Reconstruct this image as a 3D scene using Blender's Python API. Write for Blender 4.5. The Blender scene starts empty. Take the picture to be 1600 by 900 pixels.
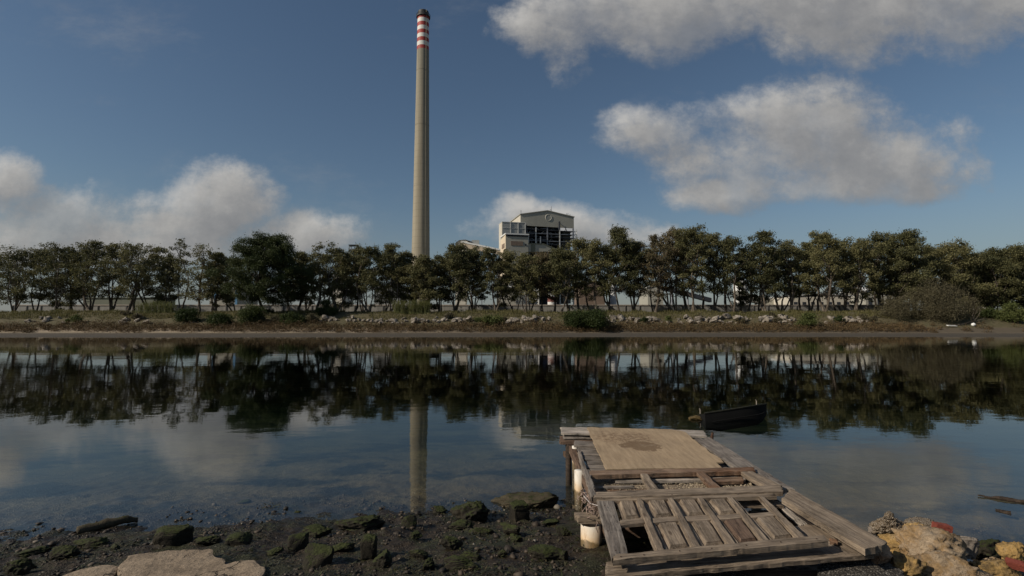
import bpy, math, random
import numpy as np
from mathutils import Vector, Matrix

scene = bpy.context.scene
col = scene.collection
PI = math.pi
F = 800.0                     # focal length in photo pixels (1600 wide)
CAMZ = 2.7
PITCH = math.atan(50 / F)
cp, sp = math.cos(PITCH), math.sin(PITCH)

# ------------------------------------------------------------------ measuring
def ray(px, py):
    cx, cy = (px - 800) / F, (450 - py) / F
    return np.array([cx, cp - cy * sp, sp + cy * cp])
def P(px, py, D):             # point seen at a pixel, at forward distance D
    r = ray(px, py); k = D / r[1]
    return np.array([r[0] * k, D, CAMZ + r[2] * k])
def G(px, py, z=0.0):         # point seen at a pixel, at height z
    r = ray(px, py); k = (z - CAMZ) / r[2]
    return np.array([r[0] * k, r[1] * k, z])

# ------------------------------------------------------------------ value noise
_rs = np.random.RandomState(7)
_perm = _rs.permutation(512)
_perm = np.concatenate([_perm, _perm, _perm])
_val = _rs.rand(512) * 2 - 1
def vnoise(x, y, z=0.0):
    x = np.asarray(x, float); y = np.asarray(y, float); z = np.asarray(z, float) + x * 0
    xi, yi, zi = np.floor(x).astype(int), np.floor(y).astype(int), np.floor(z).astype(int)
    xf, yf, zf = x - xi, y - yi, z - zi
    u, v, w = [t * t * (3 - 2 * t) for t in (xf, yf, zf)]
    def h(a, b, c): return _val[_perm[(_perm[(_perm[a & 511] + b) & 511] + c) & 511]]
    def lerp(a, b, t): return a + (b - a) * t
    return lerp(lerp(lerp(h(xi, yi, zi), h(xi+1, yi, zi), u), lerp(h(xi, yi+1, zi), h(xi+1, yi+1, zi), u), v),
                lerp(lerp(h(xi, yi, zi+1), h(xi+1, yi, zi+1), u), lerp(h(xi, yi+1, zi+1), h(xi+1, yi+1, zi+1), u), v), w)
def fbm(x, y, z=0.0, o=4):
    s, a, f = 0, 1.0, 1.0
    for i in range(o):
        s = s + a * vnoise(x * f + 13.7 * i, y * f + 5.1 * i, np.asarray(z) * f + 3.3 * i); a *= .5; f *= 2.03
    return s

# ------------------------------------------------------------------ object helpers
def setp(o, label=None, cat=None, group=None, kind=None):
    if label: o['label'] = label
    if cat: o['category'] = cat
    if group: o['group'] = group
    if kind: o['kind'] = kind
    return o
def empty(name, loc=(0, 0, 0), rz=0.0):
    o = bpy.data.objects.new(name, None); col.objects.link(o)
    o.location = loc; o.rotation_euler = (0, 0, rz); o.empty_display_size = .2
    return o
def link(name, me, mat, parent=None, loc=(0, 0, 0), rz=0.0, smooth=False):
    """vertices are in world (or parent) space when loc is left at 0; parent shares that frame via its own location"""
    o = bpy.data.objects.new(name, me); col.objects.link(o)
    if mat is not None and not me.materials: me.materials.append(mat)
    if parent is not None: o.parent = parent
    o.location = loc; o.rotation_euler = (0, 0, rz)
    if smooth: me.polygons.foreach_set('use_smooth', np.ones(len(me.polygons), bool))
    return o
def pymesh(name, V, Fc):
    me = bpy.data.meshes.new(name); me.from_pydata([tuple(v) for v in V], [], Fc); me.update(); return me
def quadmesh(name, V):        # V: (n,4,3) separate quads
    V = np.asarray(V, np.float32); n = len(V)
    me = bpy.data.meshes.new(name)
    me.vertices.add(n * 4); me.vertices.foreach_set('co', V.reshape(-1))
    me.loops.add(n * 4); me.loops.foreach_set('vertex_index', np.arange(n * 4, dtype=np.int32))
    me.polygons.add(n); me.polygons.foreach_set('loop_start', np.arange(0, n * 4, 4, dtype=np.int32))
    me.update(calc_edges=True); return me
def gridmesh(name, X, Y, Z):
    ny, nx = Z.shape; n = nx * ny
    me = bpy.data.meshes.new(name)
    co = np.stack([X, Y, Z], -1).reshape(-1, 3).astype(np.float32)
    me.vertices.add(n); me.vertices.foreach_set('co', co.reshape(-1))
    i = (np.arange(ny - 1)[:, None] * nx + np.arange(nx - 1)[None, :]).reshape(-1)
    f = np.stack([i, i + 1, i + 1 + nx, i + nx], -1).astype(np.int32)
    me.loops.add(f.size); me.loops.foreach_set('vertex_index', f.reshape(-1))
    me.polygons.add(len(f)); me.polygons.foreach_set('loop_start', np.arange(0, f.size, 4, dtype=np.int32))
    me.polygons.foreach_set('use_smooth', np.ones(len(f), bool))
    me.update(calc_edges=True); return me

class MB:                     # mesh collector
    def __init__(s): s.v = []; s.f = []
    def add(s, V, Fc):
        n = len(s.v); s.v += [tuple(map(float, v)) for v in V]; s.f += [tuple(i + n for i in f) for f in Fc]; return s
    def box(s, x0, x1, y0, y1, z0, z1):
        return s.add([(x0,y0,z0),(x1,y0,z0),(x1,y1,z0),(x0,y1,z0),(x0,y0,z1),(x1,y0,z1),(x1,y1,z1),(x0,y1,z1)],
                     [(0,3,2,1),(4,5,6,7),(0,1,5,4),(1,2,6,5),(2,3,7,6),(3,0,4,7)])
    def tube(s, pts, rad, n=6, cap=True):
        pts = [np.array(p, float) for p in pts]
        if np.isscalar(rad): rad = [rad] * len(pts)
        V = []; up = None
        for i, p in enumerate(pts):
            t = pts[min(i+1, len(pts)-1)] - pts[max(i-1, 0)]; t = t / (np.linalg.norm(t) + 1e-9)
            if up is None:
                up = np.array([0, 0, 1.]) if abs(t[2]) < .9 else np.array([1., 0, 0])
            a = np.cross(t, up); a /= np.linalg.norm(a) + 1e-9; b = np.cross(a, t); up = b
            for k in range(n):
                q = 2 * PI * k / n; V.append(p + rad[i] * (a * math.cos(q) + b * math.sin(q)))
        Fc = []
        for i in range(len(pts) - 1):
            for k in range(n):
                k2 = (k + 1) % n; Fc.append((i*n+k, i*n+k2, (i+1)*n+k2, (i+1)*n+k))
        if cap: Fc += [tuple(range(n))[::-1], tuple((len(pts)-1)*n + k for k in range(n))]
        return s.add(V, Fc)
    def beam(s, a, b, w):     # square bar between two points
        return s.tube([a, b], w * .7071, 4)
    def prism(s, poly, y0, y1):   # polygon in x,z extruded in y
        n = len(poly); V = [(x, y0, z) for x, z in poly] + [(x, y1, z) for x, z in poly]
        Fc = [tuple(range(n)), tuple(range(2*n-1, n-1, -1))] + [(i, n+i, n+(i+1) % n, (i+1) % n) for i in range(n)]
        return s.add(V, Fc)
    def build(s, name, mat, parent=None, loc=(0,0,0), rz=0., smooth=False):
        return link(name, pymesh(name, s.v, s.f), mat, parent, loc, rz, smooth)

# ------------------------------------------------------------------ materials
class NT:
    def __init__(s, nt): s.nt = nt
    def n(s, t, **kw):
        nd = s.nt.nodes.new(t)
        for k, v in kw.items():
            if k == 'inp':
                for kk, vv in v.items():
                    if hasattr(vv, 'is_linked') or isinstance(vv, bpy.types.NodeSocket): s.nt.links.new(vv, nd.inputs[kk])
                    else: nd.inputs[kk].default_value = vv
            else: setattr(nd, k, v)
        return nd
    def math(s, op, a, b=0.0, clamp=False):
        nd = s.nt.nodes.new('ShaderNodeMath'); nd.operation = op; nd.use_clamp = clamp
        for i, v in enumerate((a, b)):
            if isinstance(v, bpy.types.NodeSocket): s.nt.links.new(v, nd.inputs[i])
            else: nd.inputs[i].default_value = v
        return nd.outputs[0]
    def noise(s, vec, scale, detail=4, rough=.55, w=None, out='Fac'):
        nd = s.n('ShaderNodeTexNoise', inp={'Vector': vec, 'Scale': scale, 'Detail': detail, 'Roughness': rough}); return nd.outputs[out]
    def mapv(s, vec, scale=(1,1,1), loc=(0,0,0), rot=(0,0,0)):
        return s.n('ShaderNodeMapping', inp={'Vector': vec, 'Scale': scale, 'Location': loc, 'Rotation': rot}).outputs[0]
    def ramp(s, fac, stops, interp='LINEAR'):
        nd = s.n('ShaderNodeValToRGB', inp={'Fac': fac}); cr = nd.color_ramp; cr.interpolation = interp
        while len(cr.elements) < len(stops): cr.elements.new(.5)
        for e, (p, c) in zip(cr.elements, stops):
            e.position = p; e.color = (*(c if not np.isscalar(c) else (c, c, c)), 1)
        return nd.outputs['Color']
    def mix(s, fac, a, b, bt='MIX'):
        nd = s.n('ShaderNodeMix', data_type='RGBA', blend_type=bt)
        for k, v in ((0, fac), (6, a), (7, b)):
            if isinstance(v, bpy.types.NodeSocket): s.nt.links.new(v, nd.inputs[k])
            elif k == 0: nd.inputs[0].default_value = v
            else: nd.inputs[k].default_value = (*v, 1) if not np.isscalar(v) else (v, v, v, 1)
        return nd.outputs[2]
    def smooth(s, v, a, b):
        nd = s.n('ShaderNodeMapRange', interpolation_type='SMOOTHSTEP', inp={'Value': v, 'From Min': a, 'From Max': b}); return nd.outputs[0]
def newmat(name):
    m = bpy.data.materials.new(name); m.use_nodes = True; m.node_tree.nodes.clear()
    t = NT(m.node_tree)
    out = t.n('ShaderNodeOutputMaterial'); b = t.n('ShaderNodeBsdfPrincipled')
    m.node_tree.links.new(b.outputs[0], out.inputs[0])
    tc = t.n('ShaderNodeTexCoord')
    return m, t, b, tc, out
def setc(t, b, c, rough=.8, h=None, bs=.5, bd=.01, spec=.3):
    L = t.nt.links
    if isinstance(c, bpy.types.NodeSocket): L.new(c, b.inputs['Base Color'])
    else: b.inputs['Base Color'].default_value = (*c, 1)
    if isinstance(rough, bpy.types.NodeSocket): L.new(rough, b.inputs['Roughness'])
    else: b.inputs['Roughness'].default_value = rough
    b.inputs['Specular IOR Level'].default_value = spec
    if h is not None:
        bp = t.n('ShaderNodeBump', inp={'Height': h, 'Strength': bs, 'Distance': bd})
        L.new(bp.outputs[0], b.inputs['Normal'])

def plainmat(name, c, rough=.75, var=.25, scale=.5, streak=False, metal=0):
    m, t, b, tc, _ = newmat(name)
    v = t.mapv(tc.outputs['Object'], (1, 1, .15)) if streak else tc.outputs['Object']
    n = t.noise(v, scale, 6, .65)
    c1 = tuple(x * (1 - var) for x in c); c2 = tuple(min(1, x * (1 + var)) for x in c)
    setc(t, b, t.ramp(n, [(.3, c1), (.7, c2)]), rough); b.inputs['Metallic'].default_value = metal
    return m
def woodmat(name, dark, mid, light, red=0.0, crack=.85):
    m, t, b, tc, _ = newmat(name)
    oi = t.n('ShaderNodeObjectInfo')
    off = t.n('ShaderNodeCombineXYZ', inp={0: t.math('MULTIPLY', oi.outputs['Random'], 37.), 1: t.math('MULTIPLY', oi.outputs['Random'], 91.)}).outputs[0]
    v = t.n('ShaderNodeVectorMath', operation='ADD', inp={0: tc.outputs['Object'], 1: off}).outputs[0]
    warp = t.noise(t.mapv(v, (1.2, 3, 3)), 2.5, 3, .5, out='Color')
    v2 = t.n('ShaderNodeVectorMath', operation='MULTIPLY_ADD', inp={0: warp, 1: (.02, .035, .02), 2: v}).outputs[0]
    g = t.math('ADD', t.math('MULTIPLY', t.noise(t.mapv(v2, (1.1, 34, 34)), 2.2, 6, .68), .6), t.math('MULTIPLY', t.noise(t.mapv(v2, (.9, 15, 15)), 1.7, 4, .6), .4))
    fine = t.noise(t.mapv(v2, (4, 160, 160)), 2.0, 4, .7)
    blot = t.noise(v, 3.2, 6, .68)
    c = t.ramp(g, [(.33, tuple(x * .7 for x in dark)), (.5, mid), (.66, tuple(x * 1.1 for x in light))])
    c = t.mix(.55, c, t.ramp(fine, [(.3, .35), (.7, 1.3)]), 'MULTIPLY')
    c = t.mix(1.0, c, t.ramp(blot, [(.25, (.52, .5, .47)), (.5, (.92, .9, .9)), (.75, (1.3, 1.26, 1.2))]), 'MULTIPLY')
    ck = t.noise(t.mapv(v2, (.8, 22, 22)), 3.1, 2, .4)
    cr = t.math('SUBTRACT', 1., t.math('MULTIPLY', t.math('ABSOLUTE', t.math('SUBTRACT', ck, .5)), 32.), True)
    cm = t.math('MULTIPLY', cr, t.smooth(t.noise(v, 2.1, 2), .47, .62))
    c = t.mix(t.math('MULTIPLY', cm, crack), c, tuple(x * .18 for x in dark))
    kn = t.n('ShaderNodeTexVoronoi', feature='F1', inp={'Vector': t.mapv(v2, (1.6, 6.5, 3)), 'Scale': 1.3})
    km = t.math('SUBTRACT', 1., t.smooth(kn.outputs['Distance'], .05, .16))
    c = t.mix(t.math('MULTIPLY', km, .75), c, (dark[0]*.45, dark[1]*.35, dark[2]*.3))
    if red: c = t.mix(t.math('MULTIPLY', t.smooth(t.noise(v, 1.7, 4), .45, .65), red), c, (.2, .085, .035))
    h = t.math('SUBTRACT', t.math('ADD', t.math('MULTIPLY', g, .7), t.math('MULTIPLY', fine, .35)), t.math('MULTIPLY', cm, .8))
    setc(t, b, c, .82, h, .9, .006, .25)
    return m
def stonemat(name, stops, scale=3., moss=0.0, bs=.7, mosscol=(.030, .036, .009), spec=.25, pits=True, rough=.85, cracks=0.):
    m, t, b, tc, _ = newmat(name)
    oi = t.n('ShaderNodeObjectInfo')
    v = t.n('ShaderNodeVectorMath', operation='ADD', inp={0: tc.outputs['Object'], 1: t.n('ShaderNodeCombineXYZ', inp={0: t.math('MULTIPLY', oi.outputs['Random'], 50.)}).outputs[0]}).outputs[0]
    n = t.noise(v, scale, 8, .65); n2 = t.noise(v, scale * 9, 5, .7)
    c = t.ramp(n, stops)
    c = t.mix(.7, c, t.ramp(n2, [(.3, .45), (.65, 1.25)]), 'MULTIPLY')
    h = t.math('ADD', n, t.math('MULTIPLY', n2, .5))
    if pits:
        vo = t.n('ShaderNodeTexVoronoi', inp={'Vector': v, 'Scale': scale * 12}).outputs['Distance']
        pm = t.math('MULTIPLY', t.math('SUBTRACT', 1., t.smooth(vo, .08, .25)), t.smooth(n, .45, .6))
        c = t.mix(t.math('MULTIPLY', pm, .7), c, tuple(x * .3 for x in stops[0][1])); h = t.math('SUBTRACT', h, t.math('MULTIPLY', pm, .5))
    if cracks:
        wv = t.n('ShaderNodeVectorMath', operation='MULTIPLY_ADD', inp={0: t.noise(v, 2.5, 5, .65, out='Color'), 1: (.5, .5, .5), 2: v}).outputs[0]
        ce = t.n('ShaderNodeTexVoronoi', feature='DISTANCE_TO_EDGE', inp={'Vector': wv, 'Scale': 1.5}).outputs['Distance']
        cm = t.math('MULTIPLY', t.math('SUBTRACT', 1., t.smooth(ce, .004, .018)), t.smooth(t.noise(v, 1.8, 3), .42, .55))
        c = t.mix(t.math('MULTIPLY', cm, cracks), c, (.03, .024, .017)); h = t.math('SUBTRACT', h, t.math('MULTIPLY', cm, 1.))
    if moss:
        geo = t.n('ShaderNodeNewGeometry')
        up = t.n('ShaderNodeSeparateXYZ', inp={0: geo.outputs['Normal']}).outputs[2]
        mk = t.smooth(t.math('ADD', t.math('MULTIPLY', up, .30), t.noise(v, scale * 2.2, 7, .72)), .82 - .25 * moss, 1.0 - .25 * moss)
        mc = t.ramp(t.noise(v, scale * 14, 4, .7), [(.3, tuple(x * .25 for x in mosscol)), (.7, tuple(x * 1.7 for x in mosscol))])
        c = t.mix(mk, c, mc)
    setc(t, b, c, rough, h, bs, .02, spec)
    return m
def leafmat(name, cols, transl=.32, scale=.35, gain=1.6):
    cols = [tuple(min(.2, x * gain) for x in c_) for c_ in cols]
    m, t, b, tc, out = newmat(name)
    oi = t.n('ShaderNodeObjectInfo'); geo = t.n('ShaderNodeNewGeometry')
    n = t.noise(geo.outputs['Position'], scale, 3, .6)
    ri = geo.outputs['Random Per Island']
    f = t.math('ADD', t.math('MULTIPLY', n, .55), t.math('ADD', t.math('MULTIPLY', ri, .3), t.math('MULTIPLY', oi.outputs['Random'], .22)))
    c = t.ramp(f, [(.25 + .5 * i / (len(cols) - 1), x) for i, x in enumerate(cols)])
    setc(t, b, c, .6, spec=.2)
    tr = t.n('ShaderNodeBsdfTranslucent'); t.nt.links.new(c, tr.inputs[0])
    mx = t.n('ShaderNodeMixShader', inp={0: transl}); t.nt.links.new(b.outputs[0], mx.inputs[1]); t.nt.links.new(tr.outputs[0], mx.inputs[2])
    t.nt.links.new(mx.outputs[0], out.inputs[0])
    return m

M = {}
M['wood'] = woodmat('weathered_wood', (.13, .10, .072), (.26, .205, .148), (.39, .32, .24))
M['wood_grey'] = woodmat('grey_wood', (.12, .105, .088), (.22, .19, .16), (.34, .305, .26))
M['wood_red'] = woodmat('reddish_wood', (.10, .065, .043), (.22, .15, .10), (.34, .25, .18), red=.5)
M['wood_dark'] = woodmat('dark_wood', (.02, .016, .012), (.05, .036, .026), (.09, .065, .045))
M['wood_brown'] = woodmat('brown_panel_wood', (.08, .05, .033), (.15, .10, .07), (.24, .17, .12))
M['wood_bleach'] = woodmat('bleached_wood', (.25, .22, .18), (.42, .37, .31), (.6, .54, .46))
M['rock_wet'] = stonemat('mossy_rock', [(.3, (.010, .009, .006)), (.6, (.028, .023, .015)), (.8, (.052, .041, .026))], 4, moss=.9)
M['rock_brown'] = stonemat('brown_wet_rock', [(.3, (.03, .025, .016)), (.6, (.075, .06, .036)), (.8, (.11, .09, .055))], 5, moss=.35)
M['rock_tan'] = stonemat('tan_rock', [(.3, (.15, .11, .07)), (.42, (.28, .18, .085)), (.52, (.30, .22, .14)), (.75, (.40, .32, .225))], 6, bs=1., cracks=.7)
M['rock_yellow'] = stonemat('ochre_rock', [(.32, (.13, .09, .05)), (.5, (.34, .215, .075)), (.72, (.36, .26, .15))], 5, bs=1.)
M['rock_grey'] = stonemat('grey_stone', [(.3, (.15, .125, .105)), (.6, (.27, .23, .19)), (.8, (.36, .3, .25))], 4)
M['rock_orange'] = stonemat('orange_stone', [(.3, (.28, .17, .10)), (.6, (.42, .27, .17)), (.8, (.5, .36, .25))], 4)
M['rock_pale'] = stonemat('pale_riprap', [(.3, (.07, .06, .045)), (.5, (.22, .19, .155)), (.7, (.42, .38, .33))], 2.2)
M['brick'] = stonemat('red_brick', [(.3, (.17, .04, .028)), (.7, (.27, .07, .045))], 6, pits=False)
M['slab'] = stonemat('sandy_slab', [(.3, (.15, .115, .08)), (.5, (.28, .215, .15)), (.75, (.36, .285, .205))], 3.2, bs=1., cracks=.9)

def shellmat():               # concrete crusted with shells and pebbles
    m, t, b, tc, _ = newmat('shelly_concrete')
    v = tc.outputs['Object']
    vo = t.n('ShaderNodeTexVoronoi', inp={'Vector': v, 'Scale': 62.}); vd = vo.outputs['Distance']
    vc = t.n('ShaderNodeSeparateColor', inp={0: vo.outputs['Color']}).outputs[0]
    c = t.ramp(vc, [(.0, (.05, .043, .036)), (.5, (.13, .115, .095)), (.85, (.22, .195, .16)), (.985, (.42, .39, .34))])
    c = t.mix(t.smooth(vd, .3, .55), c, (.035, .03, .025))
    h = t.math('SUBTRACT', 1., vd)
    setc(t, b, c, .85, t.math('ADD', h, t.noise(v, 6, 5)), 1., .015)
    return m
M['shell'] = shellmat()
def crustmat():
    m, t, b, tc, _ = newmat('shell_crusted_stone')
    v = tc.outputs['Object']
    vo = t.n('ShaderNodeTexVoronoi', inp={'Vector': v, 'Scale': 95.}); vd = vo.outputs['Distance']
    vc = t.n('ShaderNodeSeparateColor', inp={0: vo.outputs['Color']}).outputs[0]
    c = t.ramp(vc, [(.0, (.22, .16, .10)), (.5, (.33, .26, .18)), (.95, (.50, .44, .36))])
    c = t.mix(t.smooth(vd, .35, .7), c, (.16, .12, .08))
    setc(t, b, c, .85, t.math('ADD', t.math('SUBTRACT', 1., vd), t.noise(v, 8, 5)), 1., .02)
    return m
M['crust'] = crustmat()
def plymat():
    m, t, b, tc, _ = newmat('plywood')
    v = tc.outputs['Object']
    n = t.noise(t.mapv(v, (9, 1, 1)), 2.2, 6, .6); bl = t.noise(v, 1.6, 5, .6)
    c = t.ramp(n, [(.3, (.28, .205, .13)), (.55, (.375, .28, .18)), (.75, (.44, .335, .225))])
    c = t.mix(1., c, t.ramp(bl, [(.3, (.85, .84, .82)), (.7, (1.08, 1.05, 1.0))]), 'MULTIPLY')
    # stain: a real water mark with its own outline
    w = t.noise(v, 5.5, 6, .7, out='Color')
    v2 = t.n('ShaderNodeVectorMath', operation='MULTIPLY_ADD', inp={0: w, 1: (.8, .8, 0), 2: v}).outputs[0]
    def blob(cx, cy, rx, ry, a, bb):
        q = t.mapv(v2, (1 / rx, 1 / ry, 0), (-(cx + .4) / rx, -(cy + .4) / ry, 0))
        l = t.n('ShaderNodeVectorMath', operation='LENGTH', inp={0: q}).outputs['Value']
        return t.math('SUBTRACT', 1., t.smooth(l, a, bb))
    s1 = blob(-.12, -.02, .36, .32, .75, .95)
    s2 = t.math('MULTIPLY', blob(-.25, .5, .62, .5, .5, 1.05), t.smooth(t.noise(t.mapv(v, (2, 4, 1)), 4.5, 6, .75), .46, .54))
    s3 = blob(-.02, .0, .13, .07, .7, .95)
    c = t.mix(t.math('MULTIPLY', s1, t.math('ADD', .5, t.math('MULTIPLY', t.noise(v, 9, 5, .7), .7))), c, (.15, .095, .05))
    c = t.mix(t.math('MULTIPLY', s2, .85), c, (.16, .10, .055))
    c = t.mix(t.math('MULTIPLY', s3, .45), c, (.3, .23, .15))
    ed = t.smooth(t.noise(t.mapv(v, (6, 1.5, 1)), 3, 6, .75), .57, .66)
    c = t.mix(t.math('MULTIPLY', ed, .35), c, (.24, .17, .105))
    sp_ = t.smooth(t.noise(v, 26, 3, .6), .64, .70)
    c = t.mix(t.math('MULTIPLY', sp_, .8), c, (.09, .06, .035))
    setc(t, b, c, .75, t.math('ADD', n, t.math('MULTIPLY', s2, -.6)), .35, .005)
    return m
M['ply'] = plymat()
def pvcmat():
    m, t, b, tc, _ = newmat('stained_pvc')
    geo = t.n('ShaderNodeNewGeometry'); z = t.n('ShaderNodeSeparateXYZ', inp={0: geo.outputs['Position']}).outputs[2]
    v = geo.outputs['Position']
    nz = t.noise(v, 9, 6, .7)
    f = t.math('ADD', z, t.math('MULTIPLY', t.math('SUBTRACT', nz, .5), .16))
    c = t.ramp(t.math('ADD', f, .1), [(.25, (.06, .045, .022)), (.43, (.16, .11, .05)), (.452, (.62, .45, .27)), (.60, (.72, .66, .56)), (.8, (.78, .76, .70))])
    sk = t.smooth(t.noise(t.mapv(v, (1, 1, .2)), 22, 6, .7), .5, .68)
    c = t.mix(t.math('MULTIPLY', sk, .55), c, (.30, .17, .07))
    sc = t.smooth(t.noise(v, 55, 3), .6, .68)
    c = t.mix(t.math('MULTIPLY', sc, t.math('SUBTRACT', 1., t.smooth(z, .25, .4))), c, (.35, .3, .2))
    setc(t, b, c, .55, t.math('MULTIPLY', t.math('SUBTRACT', 1., t.smooth(z, .27, .33)), nz), .8, .02)
    return m
M['pvc'] = pvcmat()

M['leaf_euc'] = leafmat('eucalyptus_leaves', [(.026, .030, .014), (.056, .056, .025), (.092, .088, .038), (.135, .112, .052)])
M['leaf_rust'] = leafmat('dry_eucalyptus_leaves', [(.034, .032, .016), (.07, .062, .032), (.11, .085, .048), (.14, .10, .06)])
M['leaf_pine'] = leafmat('pine_needles', [(.014, .021, .008), (.032, .043, .014), (.052, .062, .020)], .2, gain=1.35)
M['leaf_bush'] = leafmat('bush_leaves', [(.012, .02, .007), (.03, .042, .012), (.05, .06, .02)])
M['leaf_tam'] = leafmat('tamarisk_twigs', [(.04, .036, .022), (.07, .06, .036), (.09, .082, .046)])
M['leaf_light'] = leafmat('light_green_leaves', [(.035, .045, .014), (.065, .078, .024), (.09, .10, .035)])
M['reed'] = leafmat('reed_leaves', [(.04, .05, .018), (.08, .09, .03), (.13, .13, .05)], .35)
M['brush'] = leafmat('saltmarsh_shrub', [(.03, .034, .013), (.062, .052, .024), (.088, .056, .030), (.13, .09, .042)], .2, .5, gain=1.15)
M['grass'] = leafmat('bank_grass', [(.045, .055, .016), (.085, .08, .028), (.18, .14, .065)], .3, .18, gain=1.25)
def barkmat(name, cols):
    m, t, b, tc, _ = newmat(name)
    g = t.n('ShaderNodeNewGeometry').outputs['Position']
    n = t.noise(t.mapv(g, (3, 3, .8)), 1.2, 6, .7)
    setc(t, b, t.ramp(n, [(.3, cols[0]), (.5, cols[1]), (.72, cols[2])]), .9, n, .6, .05); return m
M['bark'] = barkmat('eucalyptus_bark', [(.04, .03, .022), (.10, .08, .06), (.24, .205, .165)])
M['bark_dark'] = barkmat('dark_bark', [(.02, .016, .012), (.05, .038, .028), (.10, .08, .06)])

# ------------------------------------------------------------------ ground
GX = np.array([-60, -6.45, -4.7, -2.97, -1.36, .47, .96, 2.7, 4.6, 5.87, 60])
GY = np.array([6.3, 6.45, 6.86, 7.2, 7.27, 7.58, 7.62, 7.1, 6.17, 5.87, 5.6])
def bank_line(x): return 80.5 + 1.6 * np.sin(x * .031 + .6) + .5 * vnoise(x * .11, 3.3) 
def zt(x, y):
    x = np.asarray(x, float); y = np.asarray(y, float)
    yw = np.interp(x, GX, GY)
    d = yw - y
    up = .15 * d; dn = .075 * d
    near = np.where(d > 0, up, dn)
    near = np.where(y < 4, near + (4 - y) * .08, near)
    near = np.minimum(near, 1.12); near = np.maximum(near, -2.4)
    k = np.clip(1 - np.abs(y - 6.5) / 9, 0, 1)
    near = near + k * (.045 * fbm(x * 1.3, y * 1.3, 1.5, 3) + .034 * fbm(x * 6, y * 6, 2.5, 3) + .012 * vnoise(x * 22, y * 22))
    fy = y - bank_line(x)
    prof = np.interp(fy, [-20, -6, 0, 19.2, 21.5, 25.7, 31.1, 35.3, 120, 600], [-2.4, -.8, 0, .12, .66, 1.98, 3.9, 4.44, 4.5, 4.8])
    prof = prof + np.clip(fy - 19, 0, 6) / 6 * .28 * fbm(x * .35, y * .5, 0, 3)
    return np.where(y < 45, near, np.maximum(prof, -2.4))
def hit(px, py):
    r = ray(px, py); k = 3.0
    for i in range(4000):
        p = np.array([0, 0, CAMZ]) + r * k
        if p[2] <= float(zt(p[0], p[1])): return p
        k += .01 + .0015 * k
    return p

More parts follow.
